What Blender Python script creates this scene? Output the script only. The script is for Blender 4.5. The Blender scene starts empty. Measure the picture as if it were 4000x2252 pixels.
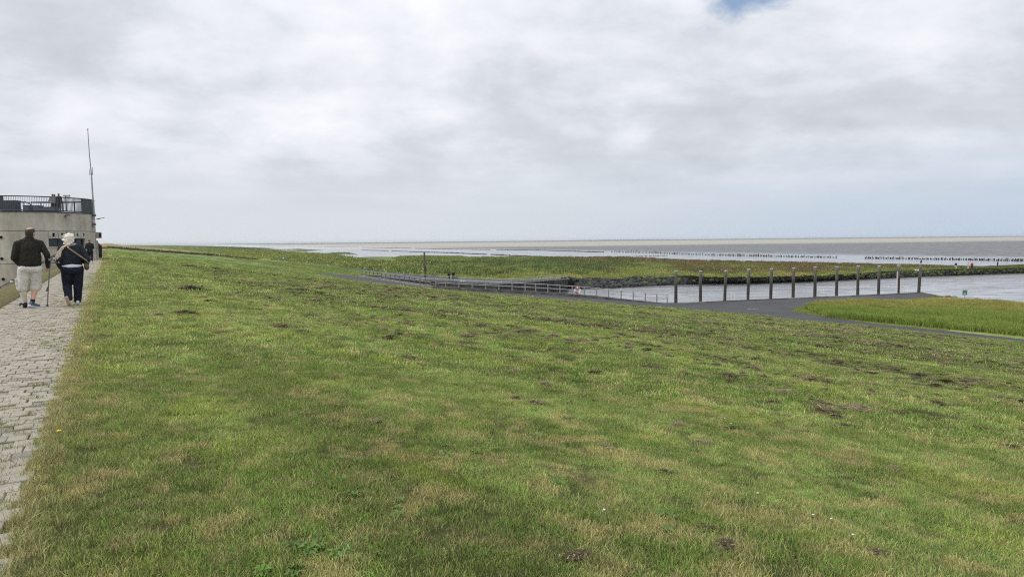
import bpy, bmesh, math, random
import numpy as np
from mathutils import Vector, Matrix, noise as mnoise

random.seed(7)
RNG = np.random.default_rng(11)
scene = bpy.context.scene
COL = scene.collection

# ------------------------------------------------------------------ camera
F = 2700.0                      # focal length in photograph pixels (photo is 4000 x 2252)
CAMZ = 1.4
PITCH = math.atan(187.0 / F)
ROLL = -0.0100
cam_data = bpy.data.cameras.new('camera')
cam_data.sensor_width = 36.0
cam_data.lens = 36.0 * F / 4000.0
cam_data.clip_start = 0.05
cam_data.clip_end = 60000.0
cam = bpy.data.objects.new('camera', cam_data)
COL.objects.link(cam)
CAM_R = Matrix.Rotation(math.pi / 2 - PITCH, 3, 'X') @ Matrix.Rotation(ROLL, 3, 'Z')
cam.matrix_world = Matrix.Translation((0, 0, CAMZ)) @ CAM_R.to_4x4()
scene.camera = cam

# ------------------------------------------------------------------ light and sky
SUN_EL, SUN_AZ = math.radians(44), math.radians(240)      # azimuth clockwise from +Y: from the land side, behind and to the left
sun_data = bpy.data.lights.new('sun', 'SUN')
sun_data.energy = 1.5
sun_data.angle = math.radians(10)
sun_data.color = (1.0, 0.96, 0.90)
sun = bpy.data.objects.new('sun', sun_data)
COL.objects.link(sun)
sd = Vector((math.sin(SUN_AZ) * math.cos(SUN_EL), math.cos(SUN_AZ) * math.cos(SUN_EL), math.sin(SUN_EL)))
sun.rotation_euler = sd.to_track_quat('Z', 'Y').to_euler()
sun.location = (0, -20, 60)

scene.view_settings.view_transform = 'Standard'
scene.view_settings.look = 'None'
scene.view_settings.exposure = 0.0
scene.view_settings.gamma = 1.0
scene.view_settings.use_curve_mapping = False
scene.cycles.use_denoising = False
scene.cycles.filter_width = 1.15
scene.cycles.max_bounces = 6
scene.cycles.diffuse_bounces = 3
scene.cycles.glossy_bounces = 3
scene.cycles.transparent_max_bounces = 8
scene.cycles.use_adaptive_sampling = True
scene.cycles.adaptive_threshold = 0.006


def ray(px, py):
    d = CAM_R @ Vector(((px - 2000.0) / F, -(py - 1126.0) / F, -1.0))
    return d.normalized()


def P(px, py, H):
    """Point seen at photo pixel (px, py) on the level that lies H metres below the camera."""
    d = ray(px, py)
    k = -H / d.z
    return Vector((d.x * k, d.y * k, CAMZ - H))


def new_world():
    w = bpy.data.worlds.new('World')
    scene.world = w
    w.use_nodes = True
    nt = w.node_tree
    nt.nodes.clear()
    N, L = nt.nodes, nt.links
    out = N.new('ShaderNodeOutputWorld')
    sky = N.new('ShaderNodeTexSky')
    sky.sky_type = 'NISHITA'
    sky.sun_disc = False
    sky.sun_elevation = SUN_EL
    sky.sun_rotation = SUN_AZ
    bg1 = N.new('ShaderNodeBackground')
    bg1.inputs[1].default_value = 0.13
    L.new(sky.outputs[0], bg1.inputs[0])
    bg2 = N.new('ShaderNodeBackground')
    bg2.inputs[1].default_value = 1.0
    mix = N.new('ShaderNodeMixShader')
    L.new(bg1.outputs[0], mix.inputs[1])
    L.new(bg2.outputs[0], mix.inputs[2])
    L.new(mix.outputs[0], out.inputs[0])

    tc = N.new('ShaderNodeTexCoord')
    sep = N.new('ShaderNodeSeparateXYZ')
    L.new(tc.outputs['Generated'], sep.inputs[0])

    def math_(op, a, b=None, c=None, clamp=False):
        m = N.new('ShaderNodeMath')
        m.operation = op
        m.use_clamp = clamp
        for i, v in enumerate((a, b, c)):
            if v is None:
                continue
            if isinstance(v, (int, float)):
                m.inputs[i].default_value = v
            else:
                L.new(v, m.inputs[i])
        return m.outputs[0]

    def smooth(v, lo, hi, a=0.0, b=1.0):
        m = N.new('ShaderNodeMapRange')
        m.interpolation_type = 'SMOOTHSTEP'
        m.inputs[1].default_value = lo
        m.inputs[2].default_value = hi
        m.inputs[3].default_value = a
        m.inputs[4].default_value = b
        L.new(v, m.inputs[0])
        return m.outputs[0]

    z = math_('MAXIMUM', sep.outputs[2], 0.0)
    den = math_('ADD', z, 0.30)
    u = math_('DIVIDE', sep.outputs[0], den)
    v = math_('DIVIDE', sep.outputs[1], den)
    comb = N.new('ShaderNodeCombineXYZ')
    L.new(u, comb.inputs[0])
    L.new(v, comb.inputs[1])

    def noise(scale, detail, rough, dist, off=(0, 0, 0), sc=(1, 1, 1)):
        mp = N.new('ShaderNodeMapping')
        mp.inputs['Location'].default_value = off
        mp.inputs['Scale'].default_value = sc
        L.new(comb.outputs[0], mp.inputs[0])
        n = N.new('ShaderNodeTexNoise')
        n.inputs['Scale'].default_value = scale
        n.inputs['Detail'].default_value = detail
        n.inputs['Roughness'].default_value = rough
        n.inputs['Distortion'].default_value = dist
        L.new(mp.outputs[0], n.inputs['Vector'])
        return n.outputs[0]

    n1 = noise(1.25, 6, 0.50, 0.3, (3.1, 1.7, 0), (0.95, 1.0, 1))
    n2 = noise(3.3, 8, 0.55, 0.25, (0.4, 7.3, 0), (0.95, 1.05, 1))
    n3 = noise(7.5, 6, 0.6, 0.2, (9.4, 2.3, 0))
    s = math_('ADD', math_('MULTIPLY', n1, 0.56), math_('ADD', math_('MULTIPLY', n2, 0.36), math_('MULTIPLY', n3, 0.16)))
    # fade the contrast into the even haze near the horizon
    fade = smooth(z, 0.0, 0.11)
    # the far end of the sheet lies in long low bars
    den2 = math_('ADD', z, 0.05)
    cmb2 = N.new('ShaderNodeCombineXYZ')
    L.new(math_('DIVIDE', sep.outputs[0], den2), cmb2.inputs[0])
    L.new(math_('DIVIDE', sep.outputs[1], den2), cmb2.inputs[1])
    nl = N.new('ShaderNodeTexNoise')
    nl.inputs['Scale'].default_value = 0.45
    nl.inputs['Detail'].default_value = 7
    nl.inputs['Roughness'].default_value = 0.5
    nl.inputs['Distortion'].default_value = 0.2
    L.new(cmb2.outputs[0], nl.inputs['Vector'])
    wl = smooth(z, 0.06, 0.20, 0.34, 0.0)
    s = math_('ADD', math_('MULTIPLY', s, math_('SUBTRACT', 1.0, wl)), math_('MULTIPLY', math_('ADD', nl.outputs[0], 0.03), wl))
    sc_ = math_('MULTIPLY', math_('MULTIPLY', math_('SUBTRACT', s, 0.535), 1.25), fade)
    # higher up the sheet gets thinner and brighter, as the photograph shows towards its top edge
    lift = smooth(z, 0.05, 0.50, -0.015, 0.085)
    val = math_('ADD', math_('ADD', sc_, 0.51), lift)
    ramp = N.new('ShaderNodeValToRGB')
    cr = ramp.color_ramp
    cr.elements[0].position = 0.36
    cr.elements[0].color = (0.56, 0.585, 0.635, 1)
    cr.elements[1].position = 0.74
    cr.elements[1].color = (0.95, 0.96, 1.0, 1)
    e = cr.elements.new(0.47)
    e.color = (0.645, 0.675, 0.73, 1)
    e = cr.elements.new(0.58)
    e.color = (0.785, 0.81, 0.865, 1)
    L.new(val, ramp.inputs[0])
    # horizon haze colour: slightly bluer seaward
    hz = N.new('ShaderNodeMix')
    hz.data_type = 'RGBA'
    L.new(smooth(sep.outputs[0], -0.25, 0.65), hz.inputs['Factor'])
    hz.inputs['A'].default_value = (0.665, 0.705, 0.740, 1)
    hz.inputs['B'].default_value = (0.500, 0.590, 0.715, 1)
    mx = N.new('ShaderNodeMix')
    mx.data_type = 'RGBA'
    nh = noise(1.1, 5, 0.5, 0.2, (5.0, 1.0, 0))
    hzf = math_('ADD', z, math_('MULTIPLY', math_('SUBTRACT', nh, 0.5), 0.10))
    L.new(smooth(hzf, -0.01, 0.15), mx.inputs['Factor'])
    L.new(hz.outputs['Result'], mx.inputs['A'])
    L.new(ramp.outputs[0], mx.inputs['B'])
    # the unbroken sheet keeps brightening towards the zenith, as overcast skies do
    zen = smooth(z, 0.22, 0.95, 1.05, 1.6)
    vz = N.new('ShaderNodeVectorMath')
    vz.operation = 'SCALE'
    L.new(mx.outputs['Result'], vz.inputs[0])
    L.new(zen, vz.inputs['Scale'])
    L.new(vz.outputs[0], bg2.inputs[0])
    # one gap in the sheet where the blue shows
    d = ray(2890, -52)
    vm = N.new('ShaderNodeVectorMath')
    vm.operation = 'SUBTRACT'
    L.new(tc.outputs['Generated'], vm.inputs[0])
    vm.inputs[1].default_value = d
    vs = N.new('ShaderNodeVectorMath')
    vs.operation = 'MULTIPLY'
    L.new(vm.outputs[0], vs.inputs[0])
    vs.inputs[1].default_value = (0.55, 1.0, 1.15)
    vl = N.new('ShaderNodeVectorMath')
    vl.operation = 'LENGTH'
    L.new(vs.outputs[0], vl.inputs[0])
    dist = math_('ADD', vl.outputs['Value'], math_('MULTIPLY', math_('SUBTRACT', n2, 0.5), 0.10))
    dist = math_('ADD', dist, math_('MULTIPLY', math_('SUBTRACT', n3, 0.5), 0.06))
    cover = smooth(dist, 0.010, 0.048, 0.08, 1.0)
    L.new(cover, mix.inputs[0])


new_world()

# ------------------------------------------------------------------ helpers: numeric noise
def _hash(ix, iy, seed):
    h = (ix.astype(np.int64) * 374761393 + iy.astype(np.int64) * 668265263 + seed * 1442695041) & 0x7fffffff
    h = ((h ^ (h >> 13)) * 1274126177) & 0x7fffffff
    return ((h ^ (h >> 16)) & 0xffff) / 65535.0


def vnoise(x, y, scale, seed=0, octaves=3):
    x = np.asarray(x, float) / scale
    y = np.asarray(y, float) / scale
    tot, amp, s = np.zeros(np.broadcast(x, y).shape), 1.0, 0.0
    for o in range(octaves):
        ix, iy = np.floor(x), np.floor(y)
        fx, fy = x - ix, y - iy
        fx, fy = fx * fx * (3 - 2 * fx), fy * fy * (3 - 2 * fy)
        a, b = _hash(ix, iy, seed + o), _hash(ix + 1, iy, seed + o)
        c, d = _hash(ix, iy + 1, seed + o), _hash(ix + 1, iy + 1, seed + o)
        tot = tot + amp * ((a * (1 - fx) + b * fx) * (1 - fy) + (c * (1 - fx) + d * fx) * fy)
        s += amp
        amp *= 0.5
        x, y = x * 2.03 + 17.1, y * 2.03 + 5.7
    return tot / s


def sstep(x, lo, hi):
    t = np.clip((np.asarray(x, float) - lo) / (hi - lo), 0, 1)
    return t * t * (3 - 2 * t)


# ------------------------------------------------------------------ helpers: meshes
class MB:
    def __init__(self):
        self.v, self.f = [], []

    def add(self, vs, fs):
        b = len(self.v)
        self.v += [tuple(p) for p in vs]
        self.f += [tuple(b + i for i in q) for q in fs]
        return self

    def box(self, c, size, rot=None):
        hx, hy, hz = size[0] / 2, size[1] / 2, size[2] / 2
        vs = [Vector((sx * hx, sy * hy, sz * hz)) for sx in (-1, 1) for sy in (-1, 1) for sz in (-1, 1)]
        if rot is not None:
            vs = [rot @ p for p in vs]
        c = Vector(c)
        return self.add([p + c for p in vs], [(0, 1, 3, 2), (4, 6, 7, 5), (0, 4, 5, 1), (2, 3, 7, 6), (0, 2, 6, 4), (1, 5, 7, 3)])

    def cyl(self, a, b, r1, r2=None, n=10, caps=True):
        a, b = Vector(a), Vector(b)
        r2 = r1 if r2 is None else r2
        ax = (b - a).normalized()
        ref = Vector((0, 0, 1)) if abs(ax.z) < 0.9 else Vector((1, 0, 0))
        x = ax.cross(ref).normalized()
        y = ax.cross(x)
        vs = []
        for c, r in ((a, r1), (b, r2)):
            for i in range(n):
                t = 2 * math.pi * i / n
                vs.append(c + x * (r * math.cos(t)) + y * (r * math.sin(t)))
        fs = [(i, (i + 1) % n, n + (i + 1) % n, n + i) for i in range(n)]
        if caps:
            fs += [tuple(reversed(range(n))), tuple(range(n, 2 * n))]
        return self.add(vs, fs)

    def tube(self, pts, r, n=6, caps=True):
        pts = [Vector(p) for p in pts]
        rs = r if isinstance(r, (list, tuple)) else [r] * len(pts)
        vs = []
        for k, p in enumerate(pts):
            t = (pts[min(k + 1, len(pts) - 1)] - pts[max(k - 1, 0)]).normalized()
            ref = Vector((0, 0, 1)) if abs(t.z) < 0.95 else Vector((1, 0, 0))
            x = t.cross(ref).normalized()
            y = t.cross(x)
            vs += [p + x * (rs[k] * math.cos(2 * math.pi * i / n)) + y * (rs[k] * math.sin(2 * math.pi * i / n)) for i in range(n)]
        fs = []
        for k in range(len(pts) - 1):
            for i in range(n):
                j = (i + 1) % n
                fs.append((k * n + i, k * n + j, (k + 1) * n + j, (k + 1) * n + i))
        if caps:
            fs += [tuple(reversed(range(n))), tuple((len(pts) - 1) * n + i for i in range(n))]
        return self.add(vs, fs)

    def ball(self, c, r, seg=12, rings=8, rot=None):
        c = Vector(c)
        rx, ry, rz = (r, r, r) if isinstance(r, (int, float)) else r
        vs = [Vector((0, 0, rz))]
        for i in range(1, rings):
            th = math.pi * i / rings
            for j in range(seg):
                ph = 2 * math.pi * j / seg
                vs.append(Vector((rx * math.sin(th) * math.cos(ph), ry * math.sin(th) * math.sin(ph), rz * math.cos(th))))
        vs.append(Vector((0, 0, -rz)))
        fs = [(0, 1 + j, 1 + (j + 1) % seg) for j in range(seg)]
        for i in range(rings - 2):
            for j in range(seg):
                a, b = 1 + i * seg + j, 1 + i * seg + (j + 1) % seg
                fs.append((a, a + seg, b + seg, b))
        last = len(vs) - 1
        o = 1 + (rings - 2) * seg
        fs += [(o + (j + 1) % seg, o + j, last) for j in range(seg)]
        if rot is not None:
            vs = [rot @ p for p in vs]
        return self.add([p + c for p in vs], fs)

    def capsule(self, a, b, r1, r2, seg=12):
        self.ball(a, r1, seg, 8)
        self.ball(b, r2, seg, 8)
        if (Vector(a) - Vector(b)).length > 1e-4:
            self.cyl(a, b, r1, r2, seg)
        return self

    def lathe(self, prof, n=16, c=(0, 0, 0)):
        """prof: list of (radius, z)."""
        c = Vector(c)
        vs = []
        for r, z in prof:
            vs += [c + Vector((r * math.cos(2 * math.pi * i / n), r * math.sin(2 * math.pi * i / n), z)) for i in range(n)]
        fs = []
        for k in range(len(prof) - 1):
            for i in range(n):
                j = (i + 1) % n
                fs.append((k * n + i, k * n + j, (k + 1) * n + j, (k + 1) * n + i))
        fs += [tuple(reversed(range(n))), tuple((len(prof) - 1) * n + i for i in range(n))]
        return self.add(vs, fs)

    def mesh(self, name, origin=(0, 0, 0), smooth=False):
        me = bpy.data.meshes.new(name)
        o = Vector(origin)
        me.from_pydata([tuple(Vector(p) - o) for p in self.v], [], self.f)
        if smooth:
            me.polygons.foreach_set('use_smooth', [True] * len(me.polygons))
        me.update()
        return me

    def build(self, name, mat, parent=None, origin=None, smooth=False, **props):
        """Vertices are world positions; with a parent (never rotated) they are stored relative to it."""
        if origin is None:
            origin = parent_origin(parent) if parent is not None else (0, 0, 0)
        return link(name, self.mesh(name, origin, smooth), mat, parent, (0, 0, 0) if parent is not None else origin, **props)

    def local(self, name, mat, parent=None, smooth=False, **props):
        return link(name, self.mesh(name, (0, 0, 0), smooth), mat, parent, (0, 0, 0), **props)


def parent_origin(o):
    v = Vector((0, 0, 0))
    while o is not None:
        v += o.location
        o = o.parent
    return v


def link(name, me, mat, parent=None, loc=(0, 0, 0), label=None, cat=None, group=None, kind=None):
    o = bpy.data.objects.new(name, me)
    COL.objects.link(o)
    if mat is not None:
        for m in (mat if isinstance(mat, (list, tuple)) else [mat]):
            me.materials.append(m)
    o.parent = parent
    o.location = loc
    tag(o, label, cat, group, kind)
    return o


def tag(o, label=None, cat=None, group=None, kind=None):
    for k, v in (('label', label), ('category', cat), ('group', group), ('kind', kind)):
        if v:
            o[k] = v
    return o


def thing(name, loc, label, cat, group=None, rz=0.0):
    o = bpy.data.objects.new(name, None)
    COL.objects.link(o)
    o.empty_display_size = 0.2
    o.location = loc
    o.rotation_euler = (0, 0, rz)
    return tag(o, label, cat, group)


def fill(name, pts, mat, **props):
    """A sheet over a closed outline of 3-D points (outline given in plan order)."""
    from mathutils.geometry import tessellate_polygon
    tris = tessellate_polygon([[Vector((p.x, p.y, 0)) for p in pts]])
    m = MB()
    fs = []
    for a, b, c in tris:
        n = (pts[b] - pts[a]).cross(pts[c] - pts[a])
        fs.append((a, b, c) if n.z > 0 else (a, c, b))
    m.add(pts, fs)
    return m.build(name, mat, **props)


# ------------------------------------------------------------------ helpers: materials
def lin(r, g, b):
    f = lambda c: (c / 255.0) / 12.92 if c <= 10 else ((c / 255.0 + 0.055) / 1.055) ** 2.4
    return (f(r), f(g), f(b), 1.0)


def pm(name, c1, c2=None, scale=4.0, rough=0.8, bump=0.0, bscale=30.0, metal=0.0, spec=0.3, detail=5, stretch=(1, 1, 1), lo=0.35, hi=0.65, coord='Object'):
    m = bpy.data.materials.new(name)
    m.use_nodes = True
    nt = m.node_tree
    N, L = nt.nodes, nt.links
    b = N['Principled BSDF']
    b.inputs['Roughness'].default_value = rough
    b.inputs['Metallic'].default_value = metal
    b.inputs['Specular IOR Level'].default_value = spec
    c1 = tuple(c1) + (1,) if len(c1) == 3 else c1
    b.inputs['Base Color'].default_value = c1
    tc = N.new('ShaderNodeTexCoord')
    mp = N.new('ShaderNodeMapping')
    mp.inputs['Scale'].default_value = stretch
    if coord == 'World':
        g = N.new('ShaderNodeNewGeometry')
        L.new(g.outputs['Position'], mp.inputs[0])
    else:
        L.new(tc.outputs[coord], mp.inputs[0])
    if c2 is not None:
        c2 = tuple(c2) + (1,) if len(c2) == 3 else c2
        n = N.new('ShaderNodeTexNoise')
        n.inputs['Scale'].default_value = scale
        n.inputs['Detail'].default_value = detail
        n.inputs['Roughness'].default_value = 0.62
        L.new(mp.outputs[0], n.inputs['Vector'])
        mr = N.new('ShaderNodeMapRange')
        mr.inputs[1].default_value = lo
        mr.inputs[2].default_value = hi
        L.new(n.outputs[0], mr.inputs[0])
        mx = N.new('ShaderNodeMix')
        mx.data_type = 'RGBA'
        L.new(mr.outputs[0], mx.inputs['Factor'])
        mx.inputs['A'].default_value = c1
        mx.inputs['B'].default_value = c2
        L.new(mx.outputs['Result'], b.inputs['Base Color'])
    if bump > 0:
        n2 = N.new('ShaderNodeTexNoise')
        n2.inputs['Scale'].default_value = bscale
        n2.inputs['Detail'].default_value = 4
        L.new(mp.outputs[0], n2.inputs['Vector'])
        bp = N.new('ShaderNodeBump')
        bp.inputs['Strength'].default_value = bump
        bp.inputs['Distance'].default_value = 0.05
        L.new(n2.outputs[0], bp.inputs['Height'])
        L.new(bp.outputs[0], b.inputs['Normal'])
    return m


def tint_mat(name, instancer, fine=None, rough=0.75, transl=0.25, bump=0.0, spec=0.06, vary=0.35):
    """Colour comes from the point attribute 'tint'; 'blade' (per blade of a tuft) varies it."""
    m = bpy.data.materials.new(name)
    m.use_nodes = True
    nt = m.node_tree
    N, L = nt.nodes, nt.links
    b = N['Principled BSDF']
    b.inputs['Roughness'].default_value = rough
    b.inputs['Specular IOR Level'].default_value = spec
    at = N.new('ShaderNodeAttribute')
    at.attribute_type = 'INSTANCER' if instancer else 'GEOMETRY'
    at.attribute_name = 'tint'
    col = at.outputs['Color']
    if instancer:
        bl = N.new('ShaderNodeAttribute')
        bl.attribute_name = 'blade'
        sp = N.new('ShaderNodeSeparateColor')
        L.new(bl.outputs['Color'], sp.inputs[0])
        dry = N.new('ShaderNodeMix')
        dry.data_type = 'RGBA'
        L.new(sp.outputs[1], dry.inputs['Factor'])
        L.new(col, dry.inputs['A'])
        dry.inputs['B'].default_value = (0.50, 0.43, 0.22, 1)
        vm = N.new('ShaderNodeVectorMath')
        vm.operation = 'SCALE'
        L.new(dry.outputs['Result'], vm.inputs[0])
        L.new(sp.outputs[0], vm.inputs['Scale'])
        col = vm.outputs[0]
    if fine is not None:
        g = N.new('ShaderNodeNewGeometry')
        n = N.new('ShaderNodeTexNoise')
        n.inputs['Scale'].default_value = fine
        n.inputs['Detail'].default_value = 6
        n.inputs['Roughness'].default_value = 0.7
        L.new(g.outputs['Position'], n.inputs['Vector'])
        mr = N.new('ShaderNodeMapRange')
        mr.inputs[1].default_value = 0.25
        mr.inputs[2].default_value = 0.75
        mr.inputs[3].default_value = 1 - vary
        mr.inputs[4].default_value = 1 + vary
        L.new(n.outputs[0], mr.inputs[0])
        vm = N.new('ShaderNodeVectorMath')
        vm.operation = 'SCALE'
        L.new(col, vm.inputs[0])
        L.new(mr.outputs[0], vm.inputs['Scale'])
        col = vm.outputs[0]
        if bump > 0:
            bp = N.new('ShaderNodeBump')
            bp.inputs['Strength'].default_value = bump
            bp.inputs['Distance'].default_value = 0.08
            L.new(n.outputs[0], bp.inputs['Height'])
            L.new(bp.outputs[0], b.inputs['Normal'])
    L.new(col, b.inputs['Base Color'])
    if transl > 0:
        tr = N.new('ShaderNodeBsdfTranslucent')
        L.new(col, tr.inputs[0])
        mx = N.new('ShaderNodeMixShader')
        mx.inputs[0].default_value = transl
        L.new(b.outputs[0], mx.inputs[1])
        L.new(tr.outputs[0], mx.inputs[2])
        L.new(mx.outputs[0], N['Material Output'].inputs[0])
    return m


def set_tint(me, cols):
    a = me.attributes.new('tint', 'FLOAT_COLOR', 'POINT')
    c = np.ones((len(me.vertices), 4), np.float32)
    c[:, :3] = cols
    a.data.foreach_set('color', c.ravel())


# ------------------------------------------------------------------ helpers: tufts scattered as one mass
def tuft_mesh(name, blades, radius, hmin, hmax, width, lean, seed, dryshare=0.2, flat=0.0, mat=None, segs=1):
    r = random.Random(seed)
    m = MB()
    cols = []
    for k in range(blades):
        a, q = r.uniform(0, 2 * math.pi), radius * math.sqrt(r.random())
        bx, by = q * math.cos(a), q * math.sin(a)
        h = r.uniform(hmin, hmax)
        la = r.uniform(0, 2 * math.pi)
        ln = h * lean * r.uniform(0.2, 1.0)
        dx, dy = math.cos(la) * ln, math.sin(la) * ln
        h *= (1 - flat * r.random())
        wa = r.uniform(0, math.pi)
        wx, wy = math.cos(wa) * width * 0.5, math.sin(wa) * width * 0.5
        m.add([(bx - wx, by - wy, -0.01), (bx + wx, by + wy, -0.01),
               (bx + dx * 0.35 + wx * 0.8, by + dy * 0.35 + wy * 0.8, h * 0.6), (bx + dx * 0.35 - wx * 0.8, by + dy * 0.35 - wy * 0.8, h * 0.6),
               (bx + dx, by + dy, h)], [(0, 1, 2, 3), (3, 2, 4)])
        br, dr = r.uniform(0.55, 1.5), (r.uniform(0.5, 1.0) if r.random() < dryshare else r.uniform(0, 0.12))
        cols += [(br, dr, 0, 1)] * 5
    me = m.mesh(name)
    a = me.attributes.new('blade', 'FLOAT_COLOR', 'POINT')
    a.data.foreach_set('color', np.array(cols, np.float32).ravel())
    if mat:
        me.materials.append(mat)
    return me


def scatter(name, pts, rots, scls, tints, meshes, label=None, parent=None, idx=None):
    """One object holding points; a node group stands a copy of one of MESHES on each."""
    n = len(pts)
    src = bpy.data.collections.new(name + '_source')
    for i, me in enumerate(meshes):
        o = bpy.data.objects.new(f'{name}_{i:02d}', me)
        src.objects.link(o)
    me = bpy.data.meshes.new(name)
    me.vertices.add(n)
    me.vertices.foreach_set('co', np.asarray(pts, np.float32).ravel())
    me.attributes.new('rot', 'FLOAT_VECTOR', 'POINT').data.foreach_set('vector', np.asarray(rots, np.float32).ravel())
    me.attributes.new('scl', 'FLOAT_VECTOR', 'POINT').data.foreach_set('vector', np.asarray(scls, np.float32).ravel())
    if idx is None:
        idx = RNG.integers(0, len(meshes), n)
    me.attributes.new('idx', 'INT', 'POINT').data.foreach_set('value', np.asarray(idx, np.int32))
    set_tint(me, tints)
    me.update()
    ob = link(name, me, None, parent, label=label, kind='stuff')
    ng = bpy.data.node_groups.new(name + '_nodes', 'GeometryNodeTree')
    ng.interface.new_socket('Geometry', in_out='INPUT', socket_type='NodeSocketGeometry')
    ng.interface.new_socket('Geometry', in_out='OUTPUT', socket_type='NodeSocketGeometry')
    N, L = ng.nodes, ng.links
    gi, go = N.new('NodeGroupInput'), N.new('NodeGroupOutput')
    iop = N.new('GeometryNodeInstanceOnPoints')
    ci = N.new('GeometryNodeCollectionInfo')
    ci.inputs[0].default_value = src
    ci.inputs['Separate Children'].default_value = True
    ci.inputs['Reset Children'].default_value = True

    def attr(nm, tp):
        a = N.new('GeometryNodeInputNamedAttribute')
        a.data_type = tp
        a.inputs['Name'].default_value = nm
        return [o for o in a.outputs if o.enabled][0]
    L.new(gi.outputs[0], iop.inputs['Points'])
    L.new(ci.outputs[0], iop.inputs['Instance'])
    iop.inputs['Pick Instance'].default_value = True
    L.new(attr('idx', 'INT'), iop.inputs['Instance Index'])
    L.new(attr('rot', 'FLOAT_VECTOR'), iop.inputs['Rotation'])
    L.new(attr('scl', 'FLOAT_VECTOR'), iop.inputs['Scale'])
    L.new(iop.outputs[0], go.inputs[0])
    md = ob.modifiers.new('scatter', 'NODES')
    md.node_group = ng
    return ob
# ------------------------------------------------------------------ lie of the land
_vp = ray(420, 957)
TH = math.atan2(-_vp.x, _vp.y)
DS, DC = math.sin(TH), math.cos(TH)
EDGE = -0.43                     # seaward edge of the paved crest path


def W(s, t, z=0.0):
    """Dike coordinates (s along the crest, t seaward) to world."""
    return Vector((-s * DS + t * DC, s * DC + t * DS, z))


def ST(p):
    return (-p[0] * DS + p[1] * DC, p[0] * DC + p[1] * DS)


# asphalt edge on the dike side, photo pixel and level below the camera
LOW = [(1231, 1065, 6.45), (1299, 1080, 6.60), (1408, 1097, 6.75), (1478, 1110, 6.82), (1598, 1122.5, 6.95), (1700, 1133, 7.05),
       (1912, 1152, 7.35), (2021, 1166, 7.45), (2143, 1176, 7.60), (2225, 1182, 7.75), (2399, 1190, 7.95), (2597, 1206, 8.05),
       (2821, 1220, 8.05), (3000, 1235, 8.05), (3069, 1245, 8.05), (3400, 1274, 8.05), (3710, 1306, 8.05), (4000, 1336, 8.05), (4400, 1380, 8.05), (5000, 1447, 8.05)]
LOWP = [P(*q) for q in LOW]
_low = sorted((ST(p) + (p.z,)) for p in LOWP)
LS, LT, LZ = (np.array(c) for c in zip(*_low))
S_TIP = ST(LOWP[0])[0]
LS = np.append(LS, [240, 330, 900, 4000])
LT = np.append(LT, [38.0, 38.0, 38.0, 38.0])
LZ = np.append(LZ, [-4.2, -3.6, -3.6, -3.6])
# far side of the ramp wedge, then the toe of the dike
UPP = [P(*q) for q in [(1231, 1064.6, 6.45), (1326, 1070, 6.62), (1395, 1077, 6.75)]]
_up = sorted(ST(p) + (p.z,) for p in UPP)
TOEP = [P(*q) for q in [(1412, 1058, 7.0), (1330, 1047, 6.95), (1114, 1024, 6.9), (960, 1013, 6.85), (828, 990.5, 6.9), (704, 977.8, 6.9), (548, 963.9, 6.9)]]
_toe = sorted(ST(p) + (p.z,) for p in TOEP)
S_B2 = _up[0][0]


def T1(s):
    return np.interp(s, LS, LT)


def Z1(s):
    return np.interp(s, LS, LZ)


def N2(s):
    us = [q[0] for q in _up] + [S_TIP + 0.01, 240, 330, 4000]
    ut = [q[1] for q in _up] + [T1(S_TIP), 38, 38, 38]
    uz = [q[2] for q in _up] + [Z1(S_TIP), -4.2, -3.6, -3.6]
    return np.interp(s, us, ut), np.interp(s, us, uz)


def F2(s):
    ts, tt, tz = ([q[i] for q in _toe] for i in range(3))
    return np.interp(s, ts, tt), np.interp(s, ts, tz)


def dike_z(s, t, lumps=True):
    s, t = np.asarray(s, float), np.asarray(t, float)
    t1, z1 = T1(s), Z1(s)
    v = (t - EDGE) / (t1 - EDGE)
    z = z1 * np.clip(v, 0, 1)
    z = z + 0.10 * np.exp(-((t - 2.2) / 2.2) ** 2) * sstep(t, EDGE, 1.5)          # rounded shoulder of the crest
    nt, nz = N2(s)
    ft, fz = F2(s)
    w = np.clip((t - nt) / np.maximum(ft - nt, 1), 0, 1.3)
    z = np.where((s > S_B2) & (t > nt), nz + (fz - nz) * w, z)
    z = np.where(t < -2.3, -0.02 - np.clip((-2.3 - t), 0, 1.0) * 0.16, z)
    z = np.where(t < -2.9, -0.116 - np.clip((-2.9 - t), 0, 12) * 0.42, z)
    z = np.where((t > -2.16) & (t < EDGE - 0.04), -0.07, z)
    if lumps:
        z = z + np.where(t > EDGE, sstep(t, EDGE, 0.6) * (1 - sstep(v, 0.9, 1.0)), 0) * (0.10 * (vnoise(s, t, 3.1, 3) - 0.5) + 0.05 * (vnoise(s, t, 0.8, 9) - 0.5))
    # past the fence the crest climbs a little
    z = z + sstep(s, 330, 620) * 2.6 * (1 - np.clip((t - EDGE) / 40, 0, 1)) * (t > -20)
    return z


def hit_dike(px, py, far=1500):
    d = ray(px, py)
    k, step = 2.0, 0.25
    while k < far:
        p = Vector((0, 0, CAMZ)) + d * k
        s, t = ST(p)
        if p.z < dike_z(s, t, False):
            break
        k += step
        step = max(0.25, k * 0.004)
    s, t = ST(p)
    return Vector((p.x, p.y, float(dike_z(s, t, False))))


A_MID, A_LIGHT, A_DEEP, A_DRY = np.array((.126, .202, .040)), np.array((.222, .300, .086)), np.array((.060, .130, .018)), np.array((.39, .33, .155))


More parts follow.
